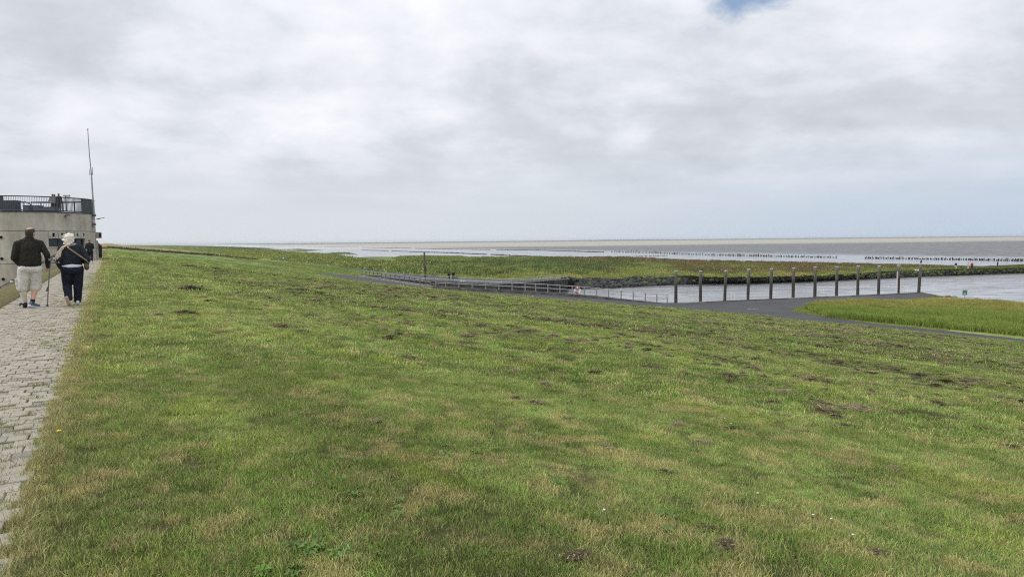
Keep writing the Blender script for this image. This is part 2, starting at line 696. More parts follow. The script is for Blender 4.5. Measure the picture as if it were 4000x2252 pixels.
def lawn_tint(s, t, rnd=None):
    s, t = np.asarray(s, float), np.asarray(t, float)
    r = np.hypot(s, t)
    big = vnoise(s * .6, t, 3.4, 21, 3)
    med = vnoise(s * .8, t, .62, 33, 2)
    sml = vnoise(s, t, .24, 87, 2)
    streak = vnoise(s * .05, t, .75, 55, 2)
    c = A_MID + np.zeros(s.shape + (3,))
    c = c + (A_LIGHT - c) * (sstep(med * .5 + streak * .4 + big * .1, .45, .60) * .7)[..., None]
    c = c + (np.array((.235, .305, .050)) - c) * (sstep(vnoise(s * .8, t, .9, 83, 2), .60, .74) * .55)[..., None]
    c = c + (A_DEEP - c) * (sstep(.5 - (sml * .8 + med * .2 - .5) * 1.0 + .05 * (big - .5), .50, .72) * .55)[..., None]
    dry = sstep(vnoise(s, t, .20, 71, 2) + .30 * (big - .5) + .05 * np.exp(-r / 8.0), .55, .76) * .6
    dry = dry + 0.6 * np.exp(-np.clip(t - EDGE, 0, 9) / 0.10) + 0.22 * np.exp(-np.clip(t - EDGE, 0, 30) / 1.8) * vnoise(s, t, .4, 5)
    # a worn, bleached strip above the ramp
    dry = dry + 0.75 * np.exp(-((t - np.interp(s, [60, 110, 150, 200], [33, 33.2, 32.4, 31])) / 0.55) ** 2) * sstep(s, 95, 110) * (1 - sstep(s, 150, 175)) * sstep(vnoise(s, t, 3, 8), .25, .5)
    c = c + (A_DRY - c) * np.clip(dry, 0, 0.9)[..., None]
    c = c * (.80 + .40 * streak)[..., None]
    if rnd is not None:
        c = c * rnd[..., None]
    return np.clip(c, 0.01, 1)


def soil(s, t):
    """Bare or thatchy spots where clippings lie: little grass stands there."""
    return sstep(vnoise(s * .55, t, .75, 301, 3) * .6 + vnoise(s * .2, t, 3.5, 311, 2) * .4, .54, .64) * sstep(np.hypot(s, t), 4, 12) * sstep(t, 2, 8)


GRASS_M = tint_mat('lawn grass', True, transl=0.3)
TURF_M = tint_mat('turf', False, fine=22.0, transl=0.0, bump=0.9, vary=0.45)
DRYDIKE_M = tint_mat('dry dike grass', False, fine=1.6, transl=0.0, bump=0.8, vary=0.35)


def grid_mesh(name, X, Y, Z, mat, tint, **props):
    r, c = X.shape
    me = bpy.data.meshes.new(name)
    i = np.arange(r * c).reshape(r, c)
    q = np.stack([i[:-1, :-1], i[:-1, 1:], i[1:, 1:], i[1:, :-1]], -1).reshape(-1, 4)
    p0 = np.stack([X.ravel(), Y.ravel(), Z.ravel()], -1)
    n = np.cross(p0[q[0, 1]] - p0[q[0, 0]], p0[q[0, 3]] - p0[q[0, 0]])
    if n[2] < 0:
        q = q[:, ::-1]
    me.from_pydata(p0.tolist(), [], q.tolist())
    me.polygons.foreach_set('use_smooth', [True] * len(me.polygons))
    set_tint(me, tint.reshape(-1, 3))
    me.update()
    return link(name, me, mat, **props)


def st_grid(name, s_rows, t_fn, mat, tint_fn, **props):
    S, T = [], []
    for s in s_rows:
        t = t_fn(s)
        S.append(np.full(len(t), s))
        T.append(t)
    S, T = np.array(S), np.array(T)
    Z = dike_z(S, T)
    return grid_mesh(name, -S * DS + T * DC, S * DC + T * DS, Z, mat, tint_fn(S, T), **props)


g = np.concatenate([np.linspace(-60, -16, 6), np.linspace(-14, -1, 14), np.arange(-0.8, 9, 0.14), 9 + 0.14 * (1.035 ** np.arange(1, 128) - 1) / 0.035])
g = g[g < 316]
g = np.append(g, 316)
vcol = np.linspace(0, 1, 150) ** 1.9


def dike_cols(s):
    return np.concatenate([[-900, -60, -15.2, -9, -5, -3.6, -3.2, -2.7, -2.2, -2.15, -0.475, -0.46], EDGE + (T1(s) - EDGE) * vcol])


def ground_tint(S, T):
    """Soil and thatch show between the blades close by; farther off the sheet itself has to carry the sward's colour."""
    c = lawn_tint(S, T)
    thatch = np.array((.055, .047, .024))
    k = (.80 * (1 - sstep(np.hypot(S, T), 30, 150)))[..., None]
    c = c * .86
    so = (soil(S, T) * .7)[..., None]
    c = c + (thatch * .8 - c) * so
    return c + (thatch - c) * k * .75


DIKE = st_grid('dike', g, dike_cols, TURF_M, ground_tint, kind='structure', label='mown green dike slope falling from the paved crest towards the sea')
g2 = np.concatenate([np.linspace(S_B2 + 0.05, S_TIP, 12), np.linspace(S_TIP + 2, 316, 30)])


def verge_cols(s):
    a, b = N2(s)[0], F2(s)[0]
    return np.linspace(a + 0.001, b, 16)


st_grid('verge', g2, verge_cols, TURF_M, ground_tint, kind='structure', label='mown grass verge between the asphalt ramp and the toe path')


def dry_tint(S, T):
    a = vnoise(S * 0.3, T, 6, 91, 4)[..., None]
    brown, straw, green = np.array((.24, .175, .095)), np.array((.33, .27, .15)), np.array((.135, .165, .055))
    c = brown + (straw - brown) * sstep(a, .40, .65)
    gmask = np.clip(sstep(S, 900, 2200) * 0.7 + 0.35 * sstep(vnoise(S * .2, T, 15, 4), .6, .8), 0, 1)[..., None]
    return c + (green - c) * gmask


g3 = 316.2 + np.concatenate([np.linspace(0, 60, 25), 60 + np.geomspace(3, 2400, 50)])
st_grid('far_dike', g3, lambda s: np.concatenate([[-900], np.linspace(-60, -3, 12), np.linspace(-1, 38, 24), np.linspace(40, F2(s)[0], 8)]), DRYDIKE_M, dry_tint,
        kind='structure', label='unmown brown far stretch of the dike beyond the fence')

# ------------------------------------------------------------------ paved crest path
PAV = pm('concrete paver', lin(176, 168, 153), lin(154, 147, 134), scale=2.0, rough=0.9, bump=0.5, bscale=120, detail=8, coord='World')
PAV_D = pm('grey paver', lin(154, 149, 140), lin(136, 131, 122), scale=5.0, rough=0.9, bump=0.5, bscale=120, detail=8, coord='World')
JOINT = pm('path joint soil', lin(112, 103, 80), lin(92, 88, 62), scale=2.2, rough=0.95, bump=0.6, bscale=25, coord='World')
m = MB()
_rows = list(range(-3, 96, 3))
for s in _rows:
    for t in (-2.14, EDGE - 0.02):
        m.v.append(tuple(W(s, t, -0.012)))
m.f = [(2 * i, 2 * i + 1, 2 * i + 3, 2 * i + 2) for i in range(len(_rows) - 1)]
PATH = m.build('path', JOINT, kind='structure', label='paved path of square concrete blocks along the dike crest')
BC = Vector((-43.5, 62.5, 0))     # centre of the round building
BR = 5.2
PW = 0.175
pav_meshes = []
for k in range(5):
    r = random.Random(k)
    b = MB()
    h = 0.0845
    hx = 0.0605
    q = [(-hx, -h), (hx, -h), (hx, h), (-hx, h)]
    top = [(x * 0.94 + r.uniform(-.002, .002), y * 0.97 + r.uniform(-.002, .002), 0.0) for x, y in q]
    mid = [(x + r.uniform(-.003, .003), y + r.uniform(-.003, .003), -0.007) for x, y in q]
    low = [(x, y, -0.05) for x, y in q]
    b.add(top + mid + low, [(0, 1, 2, 3)] + [(4 + i, 4 + (i + 1) % 4, (i + 1) % 4, i) for i in range(4)] + [(8 + i, 8 + (i + 1) % 4, 4 + (i + 1) % 4, 4 + i) for i in range(4)])
    me = b.mesh('paver')
    me.materials.append(PAV if k < 4 else PAV_D)
    pav_meshes.append(me)
cells = []
for i in range(0, 525):
    s = 1.2 + i * PW
    for j in range(14):
        t = EDGE - 0.07 - (j + (0.5 if i % 2 else 0.0)) * 0.1245
        if t < -2.10:
            continue
        p = W(s, t)
        if (p - BC).length < BR + 0.15 or p.y < 1:
            continue
        cells.append((s, t))


def in_frame(p, mx=60):
    q = CAM_R.transposed() @ (p - Vector((0, 0, CAMZ)))
    if q.z > -0.3:
        return False
    x, y = 2000 + F * q.x / -q.z, 1126 - F * q.y / -q.z
    return -mx < x < 4000 + mx and -mx < y < 2252 + mx


vis = sorted((c for c in cells if in_frame(W(c[0], c[1]))), key=lambda c: W(*c).length)
own = set(vis[:300])
r = random.Random(5)
rest = MB()
for s, t in cells:
    loose = 1 + 2.2 * math.exp((t - EDGE) / 0.25)
    ang = TH + r.gauss(0, 0.016 * loose)
    z = 0.006 + r.gauss(0, 0.005) + 0.012 * math.sin(s * 0.9 + t) * 0.5
    loc = W(s + r.gauss(0, .0025 * loose), t + r.gauss(0, .0025 * loose), z)
    if (s, t) in own:
        me = pav_meshes[4] if r.random() < 0.09 else pav_meshes[r.randrange(4)]
        o = bpy.data.objects.new('paver', me)
        COL.objects.link(o)
        o.parent = PATH
        o.location = loc
        o.rotation_euler = (r.gauss(0, .012), r.gauss(0, .012), ang)
    elif W(s, t).y < 95:
        R = Matrix.Rotation(ang, 3, 'Z')
        me = pav_meshes[r.randrange(4)]
        rest.add([R @ Vector(v.co) + loc for v in me.vertices], [tuple(p.vertices) for p in me.polygons])
rest.build('far_pavers', PAV, PATH, kind='stuff')

# paved spur past the building and the branch down the slope
spur = [hit_dike(x, y) + Vector((0, 0, 0.02)) for x, y in [(372, 1017), (398, 1003.5), (425, 1000.5), (452, 1006), (512, 1024), (470, 1021), (424, 1018.5), (408, 1021)]]
fill('side_path', spur, pm('worn paving', lin(168, 160, 146), lin(146, 138, 124), scale=1.5, rough=0.9, bump=0.4, bscale=8, coord='World'), kind='structure', label='pale paved apron and branch path beyond the round building')

# ------------------------------------------------------------------ asphalt: ramp, quay plaza, toe path, promenade
ASPH = pm('asphalt', (0.048, 0.050, 0.053), (0.072, 0.074, 0.077), scale=0.35, rough=0.85, bump=0.3, bscale=40, detail=10, lo=0.3, hi=0.7, coord='World')
# foot of the low wall along the basin (asphalt side)
KERB = [(1398, 1081, 6.75), (1470, 1092, 6.82), (1560, 1106, 6.92), (1686, 1126, 7.05), (1780, 1131.5, 7.17), (1870, 1137.5, 7.3), (1960, 1142, 7.4), (2050, 1147, 7.5), (2130, 1151.5, 7.6),
        (2200, 1156, 7.7), (2324, 1165, 7.9), (2464, 1177, 8.02), (2604, 1187, 8.05)]
KP = [P(*q) for q in KERB]
QUAY = [(2615, 1187.5, 8.05), (2760, 1180.5, 8.05), (3000, 1170, 8.05), (3238, 1160, 8.05), (3500, 1149, 8.05), (3606, 1143.5, 8.05)]
QP = [P(*q) for q in QUAY]
ISL = [(3660, 1160, 8.05), (3571, 1167, 8.05), (3400, 1176, 8.05), (3290, 1182, 8.05), (3190, 1189, 8.05), (3125, 1199, 8.05), (3095, 1208, 8.05), (3105, 1217, 8.05), (3150, 1226, 8.05),
       (3215, 1236, 8.05), (3400, 1262, 8.05), (3700, 1293, 8.05), (4000, 1325, 8.05), (4400, 1368, 8.05), (5000, 1433, 8.05)]
IP = [P(*q) for q in ISL]
outline = LOWP + [p for p in reversed(IP)] + [p for p in reversed(QP)] + [p for p in reversed(KP)] + list(reversed(UPP))[:2]
ASPH_P = pm('asphalt patch', (0.066, 0.067, 0.070), (0.088, 0.089, 0.092), scale=0.6, rough=0.85, bump=0.3, bscale=40, detail=10, coord='World')
PALE = pm('worn white paint', (.36, .36, .35), (.12, .12, .12), scale=3, rough=.8, coord='World')
for nm, lab, mt, px_ in [('road_marking', 'faint worn pale line on the apron by the grass island', PALE, [(2920, 1206), (2962, 1207.4), (2962, 1208.6), (2920, 1207.4)]),
                         ('road_marking', 'short white mark on the apron edge near the lawn', PALE, [(2934, 1228.2), (2950, 1229), (2949, 1230.4), (2933, 1229.4)]),
                         ('road_patch', 'lighter repair patch in the asphalt apron', ASPH_P, [(2760, 1186), (2900, 1182), (2960, 1190), (2840, 1197)]),
                         ('road_patch', 'lighter repair strip along the asphalt ramp', ASPH_P, [(2150, 1163), (2330, 1175), (2330, 1179), (2150, 1167)])]:
    q_ = [P(x, y, np.interp(x, [2130, 2200, 2324, 2464], [7.6, 7.7, 7.9, 8.05])) + Vector((0, 0, .012)) for x, y in px_]
    fill(nm, q_, mt, kind='structure', label=lab)
fill('asphalt_road', [p + Vector((0, 0, 0.004)) for p in outline], ASPH, kind='structure', label='dark asphalt ramp and quay apron curving past the mooring piles')
PROM_Z = -5.6
BH = CAMZ - PROM_Z
BW1 = [P(x, y, BH) for x, y in [(1416, 1077.5), (1500, 1087), (1600, 1094.5), (1736, 1102), (1796, 1105.5), (1937, 1113)]]
BW2 = [P(x, y, BH) for x, y in [(1937, 1113), (2030, 1106), (2120, 1099), (2220, 1091.5)]]
far = [P(x, y, BH) for x, y in [(2226, 1086), (2100, 1089), (1937, 1092.5), (1790, 1085.5), (1673, 1078.5), (1600, 1070.5), (1410, 1051), (1330, 1043.5), (1114, 1021)]]
near = [P(x, y, BH) for x, y in [(1114, 1024), (1330, 1047.5), (1412, 1058.5)]]
fill('promenade', BW1 + BW2[1:] + far + near, ASPH, kind='structure', label='grey asphalt promenade with benches behind the basin railing')
m = MB()                       # narrow toe path running on along the marsh
tp = []
for s in np.linspace(ST(near[0])[0], 420, 14):
    t, z = F2(s)
    tp.append((W(s, t - 0.1, z - 0.0), W(s, t + 2.6, z - 0.02)))
for a, b in tp:
    m.v += [tuple(a + Vector((0, 0, .02))), tuple(b + Vector((0, 0, .02)))]
m.f = [(2 * i, 2 * i + 1, 2 * i + 3, 2 * i + 2) for i in range(len(tp) - 1)]
m.build('toe_path', pm('sandy track', lin(165, 155, 130), lin(140, 135, 110), scale=0.3, rough=0.95, coord='World'), kind='structure', label='sandy track along the foot of the far dike')

# ------------------------------------------------------------------ sea
WATER_Z = -7.6
WH = CAMZ - WATER_Z


def water_mat():
    m = bpy.data.materials.new('water')
    m.use_nodes = True
    nt = m.node_tree
    N, L = nt.nodes, nt.links
    N.remove(N['Principled BSDF'])
    geo = N.new('ShaderNodeNewGeometry')
    sep = N.new('ShaderNodeSeparateXYZ')
    L.new(geo.outputs['Position'], sep.inputs[0])

    def tex(scale, sx, sy, detail=4, rough=0.55, dist=0.4, rot=0.0):
        mp = N.new('ShaderNodeMapping')
        mp.inputs['Rotation'].default_value = (0, 0, rot)
        mp.inputs['Scale'].default_value = (sx, sy, 1)
        L.new(geo.outputs['Position'], mp.inputs[0])
        n = N.new('ShaderNodeTexNoise')
        n.inputs['Scale'].default_value = scale
        n.inputs['Detail'].default_value = detail
        n.inputs['Roughness'].default_value = rough
        n.inputs['Distortion'].default_value = dist
        L.new(mp.outputs[0], n.inputs['Vector'])
        return n.outputs[0]

    def mr(v, lo, hi, a=0.0, b=1.0):
        k = N.new('ShaderNodeMapRange')
        k.interpolation_type = 'SMOOTHSTEP'
        for i, q in enumerate((lo, hi, a, b)):
            k.inputs[i + 1].default_value = q
        L.new(v, k.inputs[0])
        return k.outputs[0]

    def ma(op, a, b):
        k = N.new('ShaderNodeMath')
        k.operation = op
        for i, q in enumerate((a, b)):
            if isinstance(q, (int, float)):
                k.inputs[i].default_value = q
            else:
                L.new(q, k.inputs[i])
        return k.outputs[0]
    # beige base colour in long belts along the shore
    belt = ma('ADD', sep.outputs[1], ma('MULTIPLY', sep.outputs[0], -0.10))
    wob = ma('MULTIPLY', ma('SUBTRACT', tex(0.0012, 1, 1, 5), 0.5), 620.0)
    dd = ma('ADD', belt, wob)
    beige_belt = ma('MULTIPLY', mr(dd, 860, 1200), mr(dd, 3000, 4800, 1.0, 0.0))
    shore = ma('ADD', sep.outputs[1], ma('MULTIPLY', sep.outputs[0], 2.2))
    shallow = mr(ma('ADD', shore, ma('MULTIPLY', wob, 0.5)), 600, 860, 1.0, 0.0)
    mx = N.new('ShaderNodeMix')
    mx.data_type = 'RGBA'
    L.new(beige_belt, mx.inputs['Factor'])
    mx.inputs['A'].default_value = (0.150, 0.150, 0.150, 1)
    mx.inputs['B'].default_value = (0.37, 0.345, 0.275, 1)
    dif = N.new('ShaderNodeBsdfDiffuse')
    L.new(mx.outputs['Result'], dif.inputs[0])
    glo = N.new('ShaderNodeBsdfGlossy')
    glo.inputs['Color'].default_value = (0.93, 0.94, 0.95, 1)
    glo.inputs['Roughness'].default_value = 0.16
    # wind waves: crests run across the view from the harbour
    w1 = tex(0.6, 0.30, 1.2, 5, 0.62, 0.9, 0.15)
    w2 = tex(0.11, 0.4, 1.3, 5, 0.6, 0.5, 0.1)
    h = ma('ADD', ma('MULTIPLY', w1, 0.42), ma('MULTIPLY', w2, 0.9))
    bp = N.new('ShaderNodeBump')
    bp.inputs['Distance'].default_value = 0.8
    L.new(mr(shallow, 0, 1, 0.75, 0.55), bp.inputs['Strength'])
    L.new(h, bp.inputs['Height'])
    L.new(bp.outputs[0], glo.inputs['Normal'])
    L.new(bp.outputs[0], dif.inputs['Normal'])
    fac = ma('ADD', mr(shallow, 0, 1, 0.26, 0.80), ma('ADD', ma('MULTIPLY', ma('SUBTRACT', w2, 0.5), 0.35), mr(w1, 0.38, 0.60, -0.40, 0.12)))
    ms = N.new('ShaderNodeMixShader')
    L.new(fac, ms.inputs[0])
    L.new(dif.outputs[0], ms.inputs[1])
    L.new(glo.outputs[0], ms.inputs[2])
    L.new(ms.outputs[0], N['Material Output'].inputs[0])
    return m


m = MB()
m.add([(-16000, 40, WATER_Z), (16000, 40, WATER_Z), (16000, 15000, WATER_Z), (-16000, 15000, WATER_Z)], [(0, 1, 2, 3)])
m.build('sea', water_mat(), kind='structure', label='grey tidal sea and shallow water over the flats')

# ------------------------------------------------------------------ salt marsh and jetty
MARSH_FAR = [(300, 956.5), (640, 957.5), (800, 960), (1000, 966), (1190, 971.6), (1300, 976), (1446, 998), (1600, 1001), (1700, 1000), (1790, 999.6), (1836, 1004), (2008, 1003), (2300, 1004), (2371, 1002.5), (2510, 1007), (2666, 1018),
             (3000, 1026), (3141, 1030), (3500, 1039.5), (3680, 1043), (3834, 1047.5), (3920, 1043), (4000, 1039.5), (4400, 1026), (5000, 1004)]
# near edge: dike toe, promenade, then the crest of the rock slope; (x, y, level below the camera)
MARSH_NEAR = [(300, 957.9, 7.0), (470, 958.6, 7.0), (548, 963.9, 7.0), (704, 977.8, 7.0), (828, 990.5, 7.0), (960, 1010, 7.05), (1114, 1021.5, 7.05), (1330, 1044, 7.05), (1410, 1051.5, 7.05), (1600, 1071, 7.05), (1673, 1079, 7.05), (1790, 1086, 7.05), (1937, 1093, 7.05), (2100, 1089.5, 7.05), (2215, 1086.5, 7.1),
              (2260, 1090, 7.6), (2400, 1090, 7.75), (2560, 1087, 7.8), (2700, 1085.5, 7.8), (2900, 1086, 7.85), (3021, 1083, 7.9), (3141, 1080, 7.9), (3383, 1071, 8.0), (3586, 1063, 8.05), (3772, 1058, 8.1), (4000, 1051, 8.1), (4400, 1036, 8.1), (5000, 1013, 8.1)]
FARX, FARY = np.array(MARSH_FAR).T
NX, NY, NH = np.array(MARSH_NEAR).T
mx_ = np.concatenate([np.arange(300, 2200, 12), np.arange(2200, 5000, 14)])
VV = np.concatenate([np.linspace(0, .9, 46), np.linspace(.915, 1.06, 12)])


def marsh_tint(X, Y, V, PX):
    n1 = vnoise(X * 1.1, Y * .25, 11, 101, 4)
    n2 = vnoise(X * 1.0, Y * .18, 30, 131, 3)
    n3 = vnoise(X, Y * .6, 3.0, 141, 3)
    n4 = vnoise(X * .8, Y * .22, 9, 151, 4)
    V = V + .95 * (n4 - .5) + .35 * (n1 - .5)
    yel, gre, dark, brown, straw, mar = (np.array(c) for c in ((.215, .245, .062), (.142, .195, .054), (.070, .120, .040), (.135, .100, .048), (.36, .30, .13), (.090, .100, .045)))
    c = gre + (yel - gre) * (sstep(n1 * .6 + n4 * .4, .42, .62) * (1 - sstep(V, .25, .75) * .8))[..., None]
    dk = sstep(n2, .46, .62) * sstep(V, .22, .5) * (0.95 - .35 * sstep(PX, 2500, 3000))
    c = c + (dark - c) * dk[..., None]
    br = sstep(PX + 600 * (n2 - .5), 1950, 2450) * sstep(V + .45 * (n1 - .5), .36, .54)
    br = np.clip(br * .8 + .35 * sstep(PX, 2350, 2700) * sstep(n3 * .5 + n2 * .5, .55, .68) * sstep(V, .3, .45), 0, 1) * (1 - .75 * sstep(PX, 3620, 3760))
    c = c + (brown - c) * br[..., None]
    st = (1 - sstep(V, .02, .10)) * sstep(n1, .42, .58) * sstep(PX, 2150, 2300) * (1 - sstep(PX, 3300, 3700))
    st = np.clip(st + .5 * sstep(n3, .6, .75) * (1 - sstep(V, .5, .9)), 0, .85)
    c = c + (straw - c) * st[..., None]
    lo = sstep(PX, 700, 1000) * (1 - sstep(PX, 1420, 1560)) * sstep(V, .42, .62)
    c = c + (mar - c) * (lo * .8 * sstep(n1, .3, .5))[..., None]
    algae = np.array((.070, .095, .026))
    c = c + (algae - c) * (sstep(PX, 3560, 3760) * .8)[..., None]
    return c * (0.92 + .2 * n3)[..., None]


def marsh_surface(PX, V):
    """Plan position, height and colour of the marsh at photo column PX, fraction V from its landward to its seaward edge."""
    ny, nh = np.interp(PX, NX, NY), np.interp(PX, NX, NH)
    fy = np.interp(PX, FARX, FARY)
    X, Y, Z = np.empty(PX.shape), np.empty(PX.shape), np.empty(PX.shape)
    cache = {}
    for k in np.ndindex(PX.shape):
        key = float(PX[k])
        if key not in cache:
            a, b = P(key, ny[k], nh[k]), P(key, fy[k], WH - 0.15)
            cache[key] = (a, b)
        a, b = cache[key]
        v = V[k] ** 1.15 if V[k] < 1 else V[k]
        X[k], Y[k] = a.x + (b.x - a.x) * v, a.y + (b.y - a.y) * v
        Z[k] = a.z
    n1, n2 = vnoise(X * .5, Y * .3, 9, 201, 3), vnoise(X * .4, Y * .12, 28, 231, 3)
    top = Z + (n1 - .5) * .35 * sstep(V, 0.02, .12)
    top = top + (-7.0 - top) * sstep(V, .15, .85)
    low = sstep(PX, 980, 1130) * (1 - sstep(PX, 1520, 1640)) * sstep(V, .40, .58)
    n5 = vnoise(X * 1.6, Y * .8, 75, 261, 3)
    top = top + low * (-7.42 - 2.4 * (n5 - .40) - top)
    end = sstep(V, .92, 1.0) * (1 - sstep(PX, 3600, 3800) * .0)
    z = top + (WATER_Z - 0.25 - top) * end
    z = np.where(PX > 3560, z + sstep(PX, 3560, 3800) * .12 * (1 - sstep(V, .8, 1)), z)
    return X, Y, z


PXg, Vg = np.meshgrid(mx_, VV, indexing='ij')
Xg, Yg, Zg = marsh_surface(PXg, Vg)
MARSH_M = tint_mat('marsh ground', False, fine=1.5, transl=0.0, bump=0.8, vary=0.4)
grid_mesh('salt_marsh', Xg, Yg, Zg, MARSH_M, marsh_tint(Xg, Yg, Vg, PXg), kind='structure', label='salt marsh of yellow, green and brown grasses behind the harbour')

# rock slope of the jetty: crest above, waterline below
ROCK_LO = [(2190, 1119), (2262, 1127), (2386, 1124), (2510, 1117), (2759, 1106), (3000, 1101), (3262, 1092), (3500, 1084), (3710, 1075), (4000, 1065), (4400, 1049), (5000, 1026)]
RX, RY = np.array(ROCK_LO).T
BANK_M = pm('dark rock bank', (0.012, 0.013, 0.011), (0.03, 0.036, 0.018), scale=0.8, rough=0.8, bump=0.8, bscale=3, coord='World')
m = MB()
rx = np.arange(2190, 5000, 30)
for x in rx:
    a = P(x, np.interp(x, NX, NY), np.interp(x, NX, NH))
    b = P(x, np.interp(x, RX, RY), WH)
    dn = (b - a)
    m.v += [tuple(a + Vector((0, 0, .03)) - dn.normalized() * .5), tuple(a + dn * .5 + Vector((0, 0, -.08))), tuple(b), tuple(b + Vector((dn.x, dn.y, 0)).normalized() * 1.5 + Vector((0, 0, -.6)))]
for i in range(len(rx) - 1):
    for j in range(3):
        m.f.append((4 * i + j, 4 * i + j + 1, 4 * i + j + 5, 4 * i + j + 4))
REV = thing('rock_slope', P(2700, 1100, WH), 'dark rock revetment edging the marsh along the harbour water', 'rock slope')
m.build('bank', BANK_M, REV)
STONE = [pm('basalt stone', (0.012, 0.012, 0.013), (0.050, 0.050, 0.050), scale=2.0, rough=0.75, bump=0.6, bscale=9, coord='World'),
         pm('wet dark stone', (0.015, 0.016, 0.015), (0.035, 0.036, 0.032), scale=2.0, rough=0.5, bump=0.6, bscale=9, coord='World'),
         pm('weedy stone', (0.03, 0.034, 0.018), (0.10, 0.13, 0.03), scale=1.6, rough=0.8, bump=0.6, bscale=9, coord='World')]


def stone_mesh(seed, mat, brown=False):
    bm = bmesh.new()
    bmesh.ops.create_icosphere(bm, subdivisions=1, radius=0.5)
    r = random.Random(seed)
    ax = [r.uniform(.75, 1.2), r.uniform(.65, 1.0), r.uniform(.5, .8)]
    off = Vector((r.random() * 9, r.random() * 9, r.random() * 9))
    for v in bm.verts:
        k = 1 + 0.5 * mnoise.noise(v.co * 2.2 + off)
        v.co = Vector((v.co.x * ax[0], v.co.y * ax[1], v.co.z * ax[2])) * k
    me = bpy.data.meshes.new('stone')
    bm.to_mesh(me)
    bm.free()
    me.materials.append(mat)
    return me


SM = [[stone_mesh(10 * k + i, STONE[k]) for i in range(5)] for k in range(3)]
r = random.Random(3)
spots = []
for x in np.arange(2215, 4120, 4.6):
    a0 = P(x, np.interp(x, NX, NY), np.interp(x, NX, NH))
    b0 = P(x, np.interp(x, RX, RY), WH)
    L_ = (b0 - a0).length
    n = max(3, int(L_ / 0.85))
    for k in range(n):
        u = (k + r.random()) / n
        spots.append((x, u, a0.lerp(b0, u) + Vector((r.uniform(-.4, .4), r.uniform(-.3, .3), 0))))
spots = [q for q in spots if not (q[1] < .3 and vnoise(q[2].x, q[2].y, 3.0, 7) > .56 + .5 * q[1]) ]
r.shuffle(spots)
big = sorted(spots, key=lambda q: q[2].length)[:900]
r.shuffle(big)
own = set(id(q) for q in big[:300])
rest = [MB(), MB(), MB()]
for q in spots:
    x, u, p = q
    size = r.choice((.55, .75, 1.0, 1.3)) * r.uniform(.85, 1.2) * (1.15 if x < 2700 else .8)
    k = 1 if u > .72 else (2 if (r.random() < (.18 + .45 * sstep(x, 2300, 3300)) and u > .1) else (0 if u < .5 else r.choice((0, 1))))
    me = SM[k][r.randrange(5)]
    e = (r.uniform(-.4, .4), r.uniform(-.4, .4), r.uniform(0, 6.28))
    z = p.z + .04 + r.uniform(-.12, .2)
    if id(q) in own:
        o = bpy.data.objects.new('stone', me)
        COL.objects.link(o)
        o.parent = REV
        o.location = Vector((p.x, p.y, z)) - REV.location
        o.rotation_euler = e
        o.scale = (size,) * 3
    else:
        M4 = Matrix.Translation((p.x, p.y, z)) @ (Matrix.Rotation(e[2], 4, 'Z') @ Matrix.Rotation(e[0], 4, 'X')) @ Matrix.Scale(size, 4)
        rest[k].add([M4 @ v.co for v in me.vertices], [tuple(f.vertices) for f in me.polygons])
for k in range(3):
    rest[k].build('small_stones', STONE[k], REV, kind='stuff')

# ------------------------------------------------------------------ grass island right of the plaza
ISF = [(3660, 1159.5, 8.05), (3690, 1161, 8.1), (3730, 1163, 8.1), (3768, 1165.5, 8.1), (3830, 1169, 8.1), (3900, 1174, 8.15), (4000, 1179, 8.2), (4400, 1196, 8.2), (5000, 1222, 8.2)]
ISFP = [P(*q) for q in ISF]
isl_m = pm('island turf', (.16, .21, .05), (.25, .28, .10), scale=0.8, rough=.9, bump=.8, bscale=14, coord='World')
fill('grass_island', [p + Vector((0, 0, .02)) for p in IP] + [p for p in reversed(ISFP)][:-1], isl_m, kind='structure', label='tall grass island between the quay apron and the lower path')
m = MB()
for p in ISFP:
    out = Vector((0.25, 0.97, 0))
    m.v += [tuple(p + Vector((0, 0, .0))), tuple(p + out * 1.4 + Vector((0, 0, -.75))), tuple(p + out * 3 + Vector((0, 0, -1.6)))]
for i in range(len(ISFP) - 1):
    for j in range(2):
        m.f.append((3 * i + j, 3 * i + j + 1, 3 * i + j + 4, 3 * i + j + 3))
m.build('shore_bank', pm('muddy bank', (.10, .085, .055), (.16, .14, .08), scale=1.2, rough=.9, bump=.6, bscale=6, coord='World'), kind='structure', label='muddy bank where the grass island meets the water')
# ------------------------------------------------------------------ vegetation masses
def euler(n, tilt=0.12):
    return np.stack([RNG.normal(0, tilt, n), RNG.normal(0, tilt, n), RNG.uniform(0, 6.28, n)], -1)


def polar(n, r0, r1, half=0.70):
    r = np.sqrt(RNG.uniform(r0 * r0, r1 * r1, n))
    a = RNG.uniform(-half, half, n)
    x, y = r * np.sin(a), r * np.cos(a)
    s, t = -x * DS + y * DC, x * DC + y * DS
    return s, t


